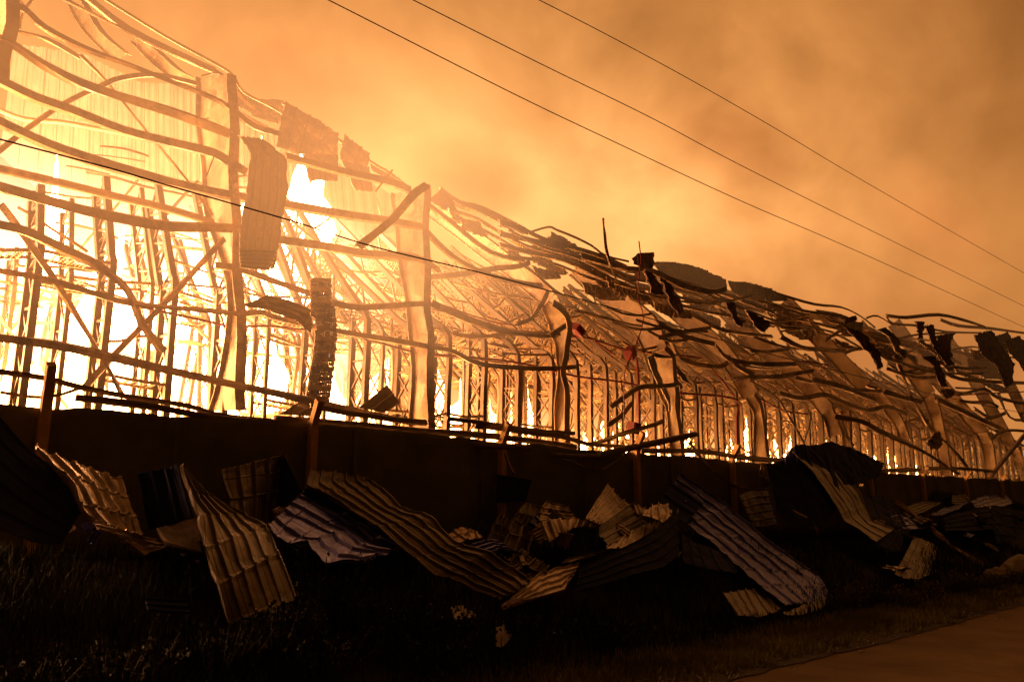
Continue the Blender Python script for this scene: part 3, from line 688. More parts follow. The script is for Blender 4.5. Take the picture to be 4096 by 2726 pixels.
def red_box(poly_c, w, h, rot, lab, Y=24.6):
    c = PY(poly_c[0], poly_c[1], Y); s_ = depth(c) / F_PX
    e = empty('hose_box', c, lab, 'hose box')
    mb = MB(); W_, H_ = w * s_, h * s_; D_ = W_ * .7; R = Euler((random.uniform(-.4, .4), rot, random.uniform(-.3, .3))).to_matrix()
    def bx(sx, sy, sz, ox, oy, oz, mbb):
        vs = [R @ Vector((ox + i * sx / 2, oy + j * sy / 2, oz + k_ * sz / 2)) for k_ in (-1, 1) for j in (-1, 1) for i in (-1, 1)]
        mbb.add(vs, [(0, 2, 3, 1), (4, 5, 7, 6), (0, 1, 5, 4), (2, 6, 7, 3), (0, 4, 6, 2), (1, 3, 7, 5)])
    bx(W_, D_, H_, 0, 0, 0, mb); o = mobj('case', mb.v, mb.f, REDP); o.parent = e
    mb2 = MB(); bx(W_ * .86, .04, H_ * .84, 0, -D_ / 2 - .021, 0, mb2); o = mobj('door', mb2.v, mb2.f, REDP); o.parent = e
    mb3 = MB(); bx(.05, .05, .2, W_ * .32, -D_ / 2 - .07, 0, mb3); o = mobj('handle', mb3.v, mb3.f, STEEL); o.parent = e
red_box((2312, 1320), 56, 30, .45, 'red hose box tipped over among the leaning racks, just right of the bent third column')
red_box((2520, 1412), 46, 44, -.6, 'red hose box tilted and hanging beside the thin red cable')
red_box((2535, 1710), 46, 46, .05, 'red hose box low down, just above the fence')

# ------------------------------------------------------------------ fire
def flame_mesh(mb, c, r, h, seed):
    """a ragged clump: a broad base with several licking tips"""
    seg, rg = 22, 14; vs = []; fs = []
    for i in range(rg + 1):
        u = i / rg
        rad = r * (math.sin(min(1, u * 1.1 + .16) * math.pi) ** .7 * (1 - .3 * u) + .02)
        for j in range(seg):
            a = 2 * math.pi * j / seg; ca, sa = math.cos(a), math.sin(a)
            d = 1 + .8 * noise.noise(Vector((ca * 1.2 + seed, sa * 1.2, u * 2.4))) + .45 * noise.noise(Vector((ca * 3 + seed, sa * 3, u * 5)))
            tip = 1 + .55 * noise.noise(Vector((ca * 1.7, sa * 1.7, seed))) + .3 * noise.noise(Vector((ca * 4, sa * 4, seed)))
            vs.append(c + Vector((ca * rad * d + .4 * r * math.sin(u * 4 + seed) * u, sa * rad * d, u * h * tip)))
    for i in range(rg):
        for j in range(seg): fs.append((i * seg + j, i * seg + (j + 1) % seg, (i + 1) * seg + (j + 1) % seg, (i + 1) * seg + j))
    fs.append(tuple(range(seg - 1, -1, -1))); fs.append(tuple(rg * seg + j for j in range(seg)))
    mb.add(vs, fs)
# heaps of burnt goods and collapsed pallets on the floor
hx = [-22 + .7 * i for i in range(190)]; hy = [29.6 + .6 * i for i in range(34)]
def heap(x, y):
    t = min(1, max(0, (y - 29.6) / 3.5)); q = Vector((x * .35, y * .35, 2))
    return 1.05 + t * (3.0 + 2.2 * noise.noise(q) + 1.2 * noise.noise(q * 2.6) + .7 * noise.cell(Vector((x * .9, y * .9, 1)))) * (1 if y < 46 else .6)
hv = [(x + random.uniform(-.15, .15), y, max(1.0, heap(x, y))) for y in hy for x in hx]; n_ = len(hx)
tag(mobj('burnt_goods', hv, [(j * n_ + i, j * n_ + i + 1, (j + 1) * n_ + i + 1, (j + 1) * n_ + i) for j in range(len(hy) - 1) for i in range(n_ - 1)], mat('burnt_goods', (.32, .19, .10), .9, 0, .6, .8, .8, 9)),
    'heaps of burnt goods and broken pallets on the warehouse floor', 'debris', kind='stuff')
pm = MB()
for i in range(900):                                  # boards and bent members sticking out of the heaps
    x = random.uniform(-10, 95); y = random.uniform(28.5, 40); z = max(1.1, heap(x, y)); a = random.uniform(0, 3.14); e_ = random.uniform(-.3, 1.3); l = random.uniform(.6, 2.6)
    pm.bar((x, y, z - .2), (x + math.cos(a) * math.cos(e_) * l, y + math.sin(a) * math.cos(e_) * l, z + math.sin(e_) * l), random.choice((.06, .1, .3)), .05)
tag(pm.build('burnt_debris', DECK), 'boards and bent steel sticking out of the burnt goods', 'debris', kind='stuff')
fm = MB()
for i in range(300):
    x = -14 + 116 * (i / 300) ** 1.1 + random.uniform(-1, 1); y = random.choice((28.5, 28.8, 28.7, 33.6, 34, 39.0)) + random.uniform(-.3, .3)
    big = max(.6, 1.25 - abs(x - 6) / 90)
    flame_mesh(fm, Vector((x, y, random.uniform(2.8, 5.2))), random.uniform(.18, .6) * big, random.uniform(.4, 2.0) * big, i * 3.7)
for i in range(75):
    x = 4 + 92 * (i / 75) ** 1.15 + random.uniform(-1.5, 1.5)
    if noise.noise(Vector((x * .12, 3, 1))) < -.12: continue
    flame_mesh(fm, Vector((x, random.uniform(33.2, 34.6), random.uniform(3.5, 6))), random.uniform(.4, 1.15), random.uniform(1.2, 3.8), i * 5.1 + 900)
tag(fm.build('flames', FLAME, smooth=True), 'yellow white flames burning low between the racks', 'fire', kind='stuff')
fh = MB()
for (x, y, z, r, h) in ((17, 38, 8, 2.6, 9), (12, 37, 4, 2.4, 6), (7, 36, 3, 2.4, 6), (1, 36, 4, 2.5, 9), (-5, 35, 5, 2.6, 9), (22, 38, 4, 2.0, 6), (-11, 34, 6, 2.6, 9), (4, 34, 3, 1.5, 4), (14.5, 33.5, 3.5, 1.3, 4), (19, 38, 11, 2.4, 7), (-13, 31, 8, 2.4, 9), (-20, 32, 6, 2.6, 10), (-8, 33, 11, 2.2, 7)):
    flame_mesh(fh, Vector((x, y, z)), r, h, x)
for px_, py_, Y_, r_, h_ in ((1190, 1020, 33.5, .9, 5.5), (1260, 1000, 34, .8, 4), (430, 1400, 28.8, .9, 3.2), (150, 1250, 33.5, .8, 5), (610, 1390, 28.9, .8, 3), (1080, 1640, 28.7, .5, 2.4)):
    flame_mesh(fh, PY(px_, py_, Y_), r_, h_, px_)
tag(fh.build('tall_flames', FLAMEH, smooth=True), 'tall white hot flames filling the left end of the warehouse', 'fire', kind='stuff')
def ell(name, c, r, m, label):
    vs = []; fs = []; a_, b_ = 24, 14
    for i in range(b_ + 1):
        t = math.pi * i / b_
        for j in range(a_):
            p = 2 * math.pi * j / a_; vs.append(Vector((math.sin(t) * math.cos(p), math.sin(t) * math.sin(p), math.cos(t))) * 1.01)
    for i in range(b_):
        for j in range(a_): fs.append((i * a_ + j, (i + 1) * a_ + j, (i + 1) * a_ + (j + 1) % a_, i * a_ + (j + 1) % a_))
    o = mobj(name, vs, fs, m, smooth=True); o.location = c; o.scale = r; tag(o, label, 'smoke', kind='stuff'); return o
GC = (1.0, .49, .31)
ell('fire_glow', (5, 39.5, 7.5), (24, 10, 11), glowvol('glow_a', GC, .42), 'white hot burning gas filling the left end of the hall')
ell('fire_glow', (19, 39, 12.5), (8, 8, 6.5), glowvol('glow_b', (1, .47, .25), .62), 'bright burning gas rising through the torn roof')
ell('fire_glow', (38, 46, 5), (26, 10, 8), glowvol('glow_c', (1, .40, .14), .13), 'glowing smoke low among the middle racks')
ell('fire_glow', (74, 47, 5), (44, 10, 8), glowvol('glow_d', (1, .38, .13), .08), 'glowing smoke low among the farthest racks')
ell('smoke', (8, 22.5, 12), (17, 8, 8.5), glowvol('glow_e', (1.0, .39, .125), .062), 'smoke drifting over the upper left frame, firelight put in as glow')  # light of the fire on this smoke is its own emission
ell('smoke', (17, 24, 12), (8, 8, 7), glowvol('glow_f', (1.0, .41, .14), .065), 'smoke pouring out between the first two columns, firelight put in as glow')
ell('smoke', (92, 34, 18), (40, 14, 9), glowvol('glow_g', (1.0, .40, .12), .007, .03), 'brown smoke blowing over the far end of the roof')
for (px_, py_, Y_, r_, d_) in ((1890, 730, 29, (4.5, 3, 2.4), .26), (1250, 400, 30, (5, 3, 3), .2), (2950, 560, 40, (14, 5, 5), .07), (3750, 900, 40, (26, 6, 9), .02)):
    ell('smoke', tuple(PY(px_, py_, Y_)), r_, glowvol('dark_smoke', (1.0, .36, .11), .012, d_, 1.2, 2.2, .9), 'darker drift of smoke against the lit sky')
ell('smoke', (36, 30, 16), (20, 8, 5), glowvol('glow_h', (1.0, .40, .12), .016, .02), 'thin brown smoke hanging along the sagging roof edge')  # veil over the roof edge is put in as emission
# ------------------------------------------------------------------ fence
DF = 10.0
fe = empty('screened_fence', (20, DF, 1.1), 'long dark shade cloth fence on cranked posts in front of the warehouse', 'fence')
top = [(-140, 1600), (0, 1618), (500, 1650), (850, 1668), (1200, 1690), (1700, 1735), (2300, 1795), (2700, 1822), (3040, 1850), (3500, 1888), (3800, 1905), (4140, 1925)]
tp = [PY(p[0], p[1], DF + .12) for p in top]
def topz(x):
    for a_, b_ in zip(tp, tp[1:]):
        if x <= b_.x: return a_.z + (b_.z - a_.z) * (x - a_.x) / (b_.x - a_.x)
    return tp[-1].z
HOLES = [PY(2085, 1900, DF + .12), PY(2292, 1890, DF + .12), PY(3440, 1940, DF + .12)]
xv = [tp[0].x + i * .12 for i in range(int((48 - tp[0].x) / .12))]
vs = []; fs = []; NV = 26
for x in xv:
    zt = topz(x) + .05 * noise.noise(Vector((x * 1.1, 0, 0))) + .03 * noise.noise(Vector((x * 4, 0, 0))); zb = gz(x, DF) - .1
    for j in range(NV + 1):
        z = zb + (zt - zb) * j / NV
        vs.append((x, DF + .12 + .09 * noise.noise(Vector((x * .9, z * .5, 0))) + .03 * abs(noise.noise(Vector((x * 2.2 + z * 1.3, z * .6, 3)))) + .02 * noise.noise(Vector((x * 3, z * 2, 5))) - .04 * math.sin(x * 1.63) ** 2, z))
for i in range(len(xv) - 1):
    for j in range(NV):
        f = (i * (NV + 1) + j, (i + 1) * (NV + 1) + j, (i + 1) * (NV + 1) + j + 1, i * (NV + 1) + j + 1)
        cx = (vs[f[0]][0] + vs[f[2]][0]) / 2; cz = (vs[f[0]][2] + vs[f[2]][2]) / 2
        if abs(cx - HOLES[2].x) < .14 and abs(cz - HOLES[2].z) < .05: continue
        fs.append(f)
scr = mobj('screen', vs, fs, SCREEN, fe, smooth=True)
md = scr.modifiers.new('cloth_thickness', 'SOLIDIFY'); md.thickness = .008
for i in range(17):                                  # stitched seams where two lengths of cloth meet
    x = 1.2 + i * 2.6 + random.uniform(-.2, .2); mb = MB(); zt = topz(x); zb = gz(x, DF)
    pts_ = [Vector((x + .02 * math.sin(z_ * 3), DF + .02, zb + (zt - zb) * z_)) for z_ in (0, .25, .5, .75, .98)]
    mb.sweep(pts_, [(0, -.025), (.02, -.025), (.02, .025), (0, .025)], 0, up=Vector((0, 1, 0))); mb.build('seam', SCREEN, fe)
# posts with cranked heads
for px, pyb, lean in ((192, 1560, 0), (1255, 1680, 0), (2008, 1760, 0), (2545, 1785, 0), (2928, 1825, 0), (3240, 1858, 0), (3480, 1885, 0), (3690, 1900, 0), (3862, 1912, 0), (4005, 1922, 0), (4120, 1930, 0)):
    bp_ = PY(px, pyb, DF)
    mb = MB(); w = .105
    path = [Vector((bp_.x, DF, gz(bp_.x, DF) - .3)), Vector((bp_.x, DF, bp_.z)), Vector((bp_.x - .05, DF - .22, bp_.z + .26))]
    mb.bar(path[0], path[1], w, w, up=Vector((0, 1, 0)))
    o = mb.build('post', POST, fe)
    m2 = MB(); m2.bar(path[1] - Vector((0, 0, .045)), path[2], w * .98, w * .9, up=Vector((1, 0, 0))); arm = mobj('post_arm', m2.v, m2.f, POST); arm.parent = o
def fbeam(name, pts, w, Y, m, round_=False, parent=fe): return beam(name, pts, w * (1.3 if w > 8 else 1), Y=Y, m=m, parent=parent, round_=round_)
for p, w, Y in ((r3([(-60, 1180), (0, 1195), (315, 1240), (550, 1300), (900, 1370), (1300, 1430), (1500, 1490), (1800, 1530), (2091, 1545)]), 17, 10.3), (r3([(530, 1375), (1000, 1425), (1400, 1500), (1830, 1555), (2091, 1558)]), 20, 10.15),
                (r4([(0, 1350), (600, 1395), (1000, 1435), (1500, 1468), (2091, 1545)]), 22, 10.2), (rE([(0, 140), (250, 150), (380, 160)]), 18, 9.95), (rE([(860, 215), (1000, 175), (1300, 112), (1535, 62)]), 20, 9.95), (rE([(540, 205), (700, 215), (870, 215)]), 14, 9.9)):
    fbeam('netting_roll', p, w, Y, NETROLL, True)
for p, w, Y in ((r3([(0, 1340), (330, 1370), (600, 1300)]), 10, 10.3), (r4([(250, 1250), (520, 1310), (860, 1355), (1060, 1368)]), 15, 10.1), (r4([(1200, 1350), (1530, 1388), (1800, 1430), (2091, 1450)]), 14, 10.1), (rE([(0, 10), (170, 25), (440, 60), (620, 78), (800, 130), (1000, 148), (1160, 160)]), 13, 10.1),
                (rE([(800, 135), (1000, 62), (1260, -5), (1310, -25)]), 15, 10.2), (rE([(560, 215), (700, 265), (860, 315), (1000, 235), (1090, 170)]), 6, 9.95), (rE([(1160, 180), (1500, 178), (1700, 192), (1830, 215), (2091, 240), (2180, 242)]), 15, 10.05),
                (rE([(1500, 110), (1560, 200), (1650, 300), (1800, 420), (1920, 455)]), 10, 9.8), (rH([(880, 385), (1170, 370), (1220, 380)]), 12, 10.1), (rH([(1290, 360), (1580, 365), (1850, 390)]), 10, 10.1), (r3([(520, 1390), (1000, 1450), (1500, 1500), (2091, 1560)]), 7, 10.25)):
    fbeam('rail', p, w, Y, STEEL)
# loops of loose wire hanging on the screen
fbeam('wire', rD([(1240, 130), (1380, 110), (1500, 170), (1620, 205), (1700, 160)]), 2.2, 9.98, NETROLL, True)
fbeam('wire', rE([(210, 190), (235, 270), (270, 340)]), 9, 9.8, STEEL, True)

# ------------------------------------------------------------------ sheets torn off the building, lying on the bank
GS = 'torn wall sheets on the bank'
def z3(fn, pts): return fn(pts)
sheet('metal_sheet', rC([(205, 348, 7.6), (370, 480, 7.4), (480, 600, 7.2), (560, 780, 7.0), (640, 850, 6.9)]), rC([(820, 545, 9.3), (860, 640, 9.1), (890, 740, 8.9), (940, 850, 8.7), (968, 950, 8.5)]),
      SHEET_T, 5, True, .035, .05, 3, label='cream ribbed sheet standing tilted at the far left of the bank, firelight on its ribs', group=GS)
sheet('metal_sheet', rC([(620, 840, 7.0), (800, 895, 7.6), (960, 950, 8.2), (1185, 1012, 8.6)]), rC([(680, 905, 6.7), (850, 985, 7.0), (1000, 1090, 7.3), (1150, 1030, 8.2)]),
      SHEET_T, 3, True, .02, .04, label='narrow cream sheet folded flat at the foot of the leftmost sheet', group=GS)
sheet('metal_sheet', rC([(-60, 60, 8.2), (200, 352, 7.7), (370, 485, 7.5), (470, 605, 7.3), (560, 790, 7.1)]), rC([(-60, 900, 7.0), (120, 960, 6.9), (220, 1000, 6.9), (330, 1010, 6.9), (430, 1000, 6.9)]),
      SHEET_D, 5, True, .012, .02, label='large black sheet put in for the dark area at the left edge', group=GS)  # near-black colour stands in for the shade at the left edge
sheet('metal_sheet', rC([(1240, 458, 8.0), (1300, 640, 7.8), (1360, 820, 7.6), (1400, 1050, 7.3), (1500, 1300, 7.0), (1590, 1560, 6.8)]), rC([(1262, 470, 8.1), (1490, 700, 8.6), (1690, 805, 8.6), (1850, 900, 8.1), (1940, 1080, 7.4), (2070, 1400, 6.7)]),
      SHEET_SHADED, 5, True, .035, .05, 5, label='long cream sheet falling from a point like a cape, widest at its dark foot', group=GS, res=60)
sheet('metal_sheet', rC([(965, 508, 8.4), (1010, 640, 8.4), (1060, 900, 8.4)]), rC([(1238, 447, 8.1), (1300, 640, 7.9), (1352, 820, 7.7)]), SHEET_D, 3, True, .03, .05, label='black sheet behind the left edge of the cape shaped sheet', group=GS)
sheet('metal_sheet', rC([(1512, 490, 8.8), (1520, 560, 8.8), (1575, 700, 8.8), (1590, 900, 8.7)]), rC([(1965, 380, 9.6), (1955, 500, 9.6), (1940, 640, 9.5), (1925, 900, 9.3)]),
      SHEET_SHADED, 4, True, .035, .06, 3, label='upright cream sheet with a crumpled bright top edge, standing close to the fence', group=GS)
sheet('metal_sheet', rC([(1965, 382, 9.6), (1950, 560, 9.5), (1930, 760, 9.3)]), rC([(1975, 385, 9.6), (2060, 520, 9.2), (2110, 640, 9.0)]), SHEET_D, 2, True, .02, .04, label='dark triangular flap folded back from the upright sheet by the fence', group=GS)
sheet('metal_sheet', rD([(545, 455, 9.3), (660, 500, 9.4), (850, 610, 9.2), (970, 690, 9.0), (1090, 770, 8.7), (1228, 852, 8.5)]), rD([(285, 735, 7.9), (340, 790, 7.7), (440, 850, 7.5), (560, 840, 7.5), (690, 985, 7.0), (1000, 965, 7.2)]),
      SHEET_B, 5, True, .035, .08, 5, label='shiny crumpled grey purple sheet with bright creases in the middle left of the bank', group=GS, res=60)
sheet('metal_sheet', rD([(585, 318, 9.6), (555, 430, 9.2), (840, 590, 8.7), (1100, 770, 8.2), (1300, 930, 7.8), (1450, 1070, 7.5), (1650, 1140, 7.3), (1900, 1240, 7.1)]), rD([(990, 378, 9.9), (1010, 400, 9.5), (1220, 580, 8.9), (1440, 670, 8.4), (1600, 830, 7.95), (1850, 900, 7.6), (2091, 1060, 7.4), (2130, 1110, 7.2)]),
      SHEET_SHADED, 5, True, .035, .07, 5, label='very long rippled sheet running down from the fence to the front, its shade painted on', group=GS, res=80)
sheet('metal_sheet', rE([(170, 610, 9.2), (100, 740, 9.0), (35, 880, 8.7)]), rE([(243, 655, 9.5), (200, 780, 9.2), (120, 915, 8.8)]), SHEET_SHADED, 3, True, .03, .04, 4, label='narrow ribbed strip at the left of the curled bright sheets', group=GS)
sheet('metal_sheet', rE([(250, 655, 8.7), (200, 780, 8.5), (150, 930, 8.2), (270, 1000, 8.0)]), rE([(590, 845, 9.5), (600, 900, 9.4), (600, 960, 9.2), (480, 1050, 8.4)]), SHEET_SHADED, 5, True, .035, .06, 4, label='cream sheet dented into a grid of squares, below the curled sheets', group=GS)
sheet('metal_sheet', rE([(335, 540, 9.2), (290, 600, 9.0), (255, 660, 8.9)]), rE([(450, 560, 9.6), (450, 660, 9.4), (440, 740, 9.2)]), SHEET_SHADED, 3, True, .03, .05, 2, label='small ribbed sheet tucked behind the gridded one', group=GS)
sheet('metal_sheet', rE([(478, 530, 9.0), (445, 600, 8.8), (445, 670, 8.6)]), rE([(635, 570, 9.5), (645, 620, 9.4), (720, 665, 9.3)]), SHEET_T, 3, False, .03, .06, 3, label='upper half of the curled sheet, rising to a corner', group=GS)
sheet('metal_sheet', rE([(448, 672, 8.2), (540, 660, 8.4), (700, 655, 8.7), (865, 698, 8.9)]), rE([(498, 828, 8.0), (590, 765, 8.2), (680, 715, 8.5), (850, 708, 8.8)]), SHEET_T, 5, False, .035, .05, label='bright curled lip of the sheet, tapering to a point on the right', group=GS)
sheet('metal_sheet', rE([(910, 408, 9.5), (990, 490, 9.6), (1078, 558, 9.6)]), rE([(758, 655, 7.9), (810, 680, 7.9), (868, 702, 8.0)]), SHEET_T, 4, False, .04, .05, 3, label='brightest sheet, a folded corner standing highest in the middle of the pile', group=GS)
sheet('metal_sheet', rE([(1078, 560, 9.1), (1130, 620, 9.1), (1200, 690, 9.0)]), rE([(855, 705, 8.2), (850, 770, 8.1), (930, 845, 8.0)]), SHEET_SHADED, 3, False, .03, .04, 2, label='brown square face with painted shade just below the brightest sheet', group=GS)
sheet('metal_sheet', rE([(1100, 548, 9.3), (1130, 560, 9.3), (1185, 580, 9.3)]), rE([(1115, 610, 9.0), (1150, 625, 9.0), (1175, 618, 9.0)]), SHEET_T, 2, False, .03, .05, label='small crumpled scrap between the two bright curls', group=GS)
sheet('metal_sheet', rE([(1185, 590, 8.8), (1250, 560, 8.9), (1300, 550, 8.9), (1405, 572, 9.1)]), rE([(1160, 625, 8.5), (1240, 660, 8.4), (1310, 675, 8.5), (1390, 640, 8.8)]), SHEET_T, 4, False, .045, .08, label='crumpled bright sheet at the right end of the curled pile', group=GS)
sheet('metal_sheet', rE([(1000, 790, 8.3), (1100, 730, 8.5), (1210, 685, 8.8), (1312, 672, 8.9)]), rE([(905, 862, 7.9), (1050, 852, 8.0), (1180, 785, 8.3), (1300, 705, 8.7)]), SHEET_T, 5, False, .035, .05, label='long lit strip of ribs below the crumpled bright sheet', group=GS)
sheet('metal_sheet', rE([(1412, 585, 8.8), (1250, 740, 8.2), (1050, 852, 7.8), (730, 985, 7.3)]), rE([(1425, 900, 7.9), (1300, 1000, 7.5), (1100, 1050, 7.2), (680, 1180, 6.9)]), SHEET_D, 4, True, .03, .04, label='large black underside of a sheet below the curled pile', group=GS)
sheet('metal_sheet', rE([(600, 960, 8.2), (760, 880, 8.5), (940, 868, 8.6)]), rE([(600, 975, 8.1), (700, 950, 8.1), (945, 875, 8.5)]), SHEET_T, 2, True, .015, .03, label='thin lit edge of a sheet under the gridded one', group=GS)
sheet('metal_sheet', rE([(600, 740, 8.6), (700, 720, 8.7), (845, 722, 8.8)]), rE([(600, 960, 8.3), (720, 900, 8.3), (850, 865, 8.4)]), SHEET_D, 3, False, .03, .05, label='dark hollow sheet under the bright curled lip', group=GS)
sheet('metal_sheet', rE([(725, 972, 7.8), (560, 1010, 7.7), (430, 1060, 7.5), (330, 1150, 7.2), (190, 1280, 6.9)]), rE([(665, 1090, 7.2), (620, 1160, 7.0), (500, 1190, 6.9), (380, 1225, 6.8), (195, 1285, 6.8)]),
      SHEET_T, 4, True, .03, .04, label='cream sheet corner bent over at the front, above the low weeds', group=GS)
sheet('metal_sheet', [(2715, 1895, 9.5), (2876, 2004, 9.2), (3096, 2186, 8.4), (3265, 2307, 7.7), (3338, 2410, 7.1)], [(2629, 2010, 9.2), (2732, 2096, 8.9), (2870, 2199, 8.2), (2962, 2280, 7.7), (3130, 2425, 6.8)],
      SHEET_B, 5, True, .035, .07, 7, label='long blue grey ribbed sheet sliding down the bank towards the road', group=GS, res=84)
sheet('metal_sheet', [(2715, 1893, 9.6), (2760, 1930, 9.5), (2840, 1985, 9.3)], [(2625, 2015, 8.9), (2680, 2060, 8.8), (2740, 2100, 8.6)], SHEET_D, 3, True, .03, .05, label='black burnt head of the long blue sheet', group=GS, jag=.04)
sheet('metal_sheet', rF([(450, 745, 6.9), (600, 718, 7.3), (745, 720, 7.6)]), rF([(545, 880, 6.4), (690, 895, 6.5), (875, 830, 6.9)]), SHEET_SHADED, 6, False, .03, .03, label='flat cream sheet lying at the foot of the blue one', group=GS)
sheet('metal_sheet', rF([(840, 870, 6.5), (960, 820, 6.8), (1110, 768, 7.1)]), rF([(845, 885, 6.4), (1000, 870, 6.5), (1105, 825, 6.8)]), SHEET_SHADED, 2, False, .02, .03, label='small tan scrap under the tip of the blue sheet', group=GS)
sheet('metal_sheet', rG([(820, 645, 9.2), (950, 600, 9.5), (1085, 598, 9.7)]), rG([(960, 950, 9.0), (1060, 945, 9.1), (1175, 920, 9.3)]), SHEET_SHADED, 5, True, .045, .05, label='dull curved sheet with level ribs behind the fourth fence post', group=GS)
sheet('metal_sheet', rG([(1012, 360, 9.7), (1005, 480, 9.7), (998, 590, 9.7)]), rG([(1045, 385, 9.7), (1060, 480, 9.6), (1108, 560, 9.6)]), SHEET_T, 2, True, .015, .09, label='small bright crinkled shard hanging beside the dark tarpaulin', group=GS)
sheet('tarpaulin', [(3056, 1858, 9.4), (3134, 1842, 9.3), (3165, 1795, 9.3), (3182, 1777, 9.3), (3245, 1782, 9.4), (3322, 1765, 9.6), (3420, 1798, 9.7), (3530, 1852, 9.8)],
      [(3110, 2050, 8.9), (3160, 2090, 8.6), (3230, 2105, 8.5), (3290, 2110, 8.4), (3330, 2060, 8.5), (3370, 1960, 8.9), (3420, 1930, 9.2), (3505, 1912, 9.5)], SHEET_D, 6, False, .03, .09, label='big dark blue sheet draped like a tent over the fence', cat='sheet', res=70)
sheet('metal_sheet', [(3163, 1808, 9.2), (3211, 1850, 9.0), (3245, 1881, 8.9), (3297, 1958, 8.7), (3340, 2022, 8.5), (3374, 2087, 8.3), (3438, 2121, 8.1), (3500, 2172, 7.9)], [(3219, 1805, 9.6), (3290, 1833, 9.5), (3348, 1867, 9.4), (3386, 1914, 9.2), (3433, 1967, 9.0), (3462, 2033, 8.8), (3485, 2083, 8.6), (3574, 2119, 8.4)],
      SHEET_SHADED, 3, True, .02, .05, 3, label='tan strip of sheet hanging like a tongue across the dark blue one', group=GS, res=60)
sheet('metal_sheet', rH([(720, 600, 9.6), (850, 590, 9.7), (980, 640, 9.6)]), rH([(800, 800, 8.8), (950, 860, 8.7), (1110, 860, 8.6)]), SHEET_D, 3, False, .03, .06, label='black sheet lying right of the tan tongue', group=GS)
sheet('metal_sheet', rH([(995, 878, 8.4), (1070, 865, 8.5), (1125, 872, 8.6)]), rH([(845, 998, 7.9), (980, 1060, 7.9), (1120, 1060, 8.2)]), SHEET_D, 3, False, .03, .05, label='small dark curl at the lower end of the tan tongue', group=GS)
sheet('metal_sheet', rH([(1160, 940, 8.2), (1240, 960, 8.3), (1330, 1000, 8.4), (1425, 1085, 8.4)]), rH([(1000, 1250, 7.3), (1080, 1285, 7.2), (1200, 1300, 7.2), (1390, 1220, 7.6)]), SHEET_SHADED, 4, False, .03, .04, 3, label='dull checkered sheet lying in the grass near the right side', group=GS)
pile = [((1070, 700, 9.6), (1280, 640, 9.9), (1100, 790, 9.2), (1400, 660, 9.8), SHEET_SHADED, 'tan sheet low in the far pile, left of the sixth post'),
        ((1300, 770, 9.2), (1500, 680, 9.6), (1400, 770, 9.0), (1640, 650, 9.7), SHEET_B, 'purple sheet in the far pile with torn edges'),
        ((1480, 590, 9.9), (1640, 600, 10.0), (1480, 670, 9.7), (1620, 650, 9.8), SHEET_SHADED, 'tan square on top of the far pile'),
        ((1640, 640, 9.7), (1910, 560, 10.3), (1700, 740, 9.2), (2000, 660, 9.9), SHEET_B, 'ribbed purple sheet heaped at the right of the far pile'),
        ((1690, 530, 10.4), (1810, 530, 10.6), (1700, 590, 10.2), (1800, 590, 10.4), SHEET_SHADED, 'small pale box shaped fold far right on the pile'),
        ((1900, 540, 10.4), (2110, 640, 10.3), (1900, 600, 10.1), (2110, 720, 10.0), SHEET_D, 'black sheet arching at the right edge of the pile'),
        ((1400, 780, 8.9), (1800, 680, 9.4), (1420, 900, 8.3), (1850, 880, 8.6), SHEET_D, 'wide black sheet in front of the far pile'),
        ((1800, 680, 9.4), (2110, 720, 9.6), (1850, 1000, 8.2), (2110, 1050, 8.4), SHEET_D, 'sloping dark ribbed sheet at the right edge'),
        ((930, 740, 9.1), (1000, 735, 9.2), (1080, 880, 8.6), (1290, 880, 8.8), SHEET_B, 'grey slats fanned out below the tan sheet'),
        ((1320, 570, 10.0), (1480, 530, 10.3), (1330, 650, 9.8), (1560, 560, 10.2), SHEET_D, 'dark ridge shaped sheet behind the far pile')]
for a_, b_, c_, d_, m_, lab in pile:
    sheet('metal_sheet', rH([a_, tuple((a_[i] + b_[i]) / 2 + (0, -12, .1)[i] for i in range(3)), b_]), rH([c_, tuple((c_[i] + d_[i]) / 2 + (0, 8, -.1)[i] for i in range(3)), d_]), m_, 4, True, .03, .10, 3, label=lab, group=GS, jag=.05, res=30)
sheet('metal_sheet', rE([(60, 520, 9.6), (20, 640, 9.4), (-20, 730, 9.2)]), rE([(160, 580, 9.8), (110, 700, 9.5), (60, 800, 9.2)]), SHEET_D, 2, True, .02, .05, label='dark jagged plate leaning below the third fence post', group=GS, jag=.05)
sheet('metal_sheet', rE([(155, 340, 9.8), (150, 440, 9.8), (150, 540, 9.8)]), rE([(400, 380, 9.9), (375, 450, 9.9), (350, 530, 9.9)]), SHEET_D, 1, True, .0, .03, label='black square plate hanging behind the third fence post', group=GS)
sheet('metal_sheet', rE([(1430, 740, 8.4), (1550, 830, 8.2), (1700, 880, 8.0)]), rE([(1440, 960, 7.8), (1600, 1000, 7.6), (1830, 1030, 7.3)]), SHEET_D, 4, False, .03, .06, label='dark sheet wedged under the long blue one', group=GS)
sheet('metal_sheet', rD([(1560, 1260, 7.0), (1650, 1250, 7.1), (1740, 1290, 7.1)]), rD([(1570, 1360, 6.8), (1680, 1350, 6.8), (1750, 1340, 6.9)]), SHEET_SHADED, 2, False, .02, .05, label='small pale scrap half buried in the weeds', group=GS, jag=.06)
sheet('metal_sheet', rD([(1870, 1420, 6.6), (1920, 1400, 6.7), (1985, 1470, 6.7)]), rD([(1880, 1540, 6.4), (1930, 1550, 6.4), (1990, 1490, 6.6)]), SHEET_SHADED, 2, False, .02, .05, label='pale scrap in the low weeds at the bottom of the picture', group=GS, jag=.06)
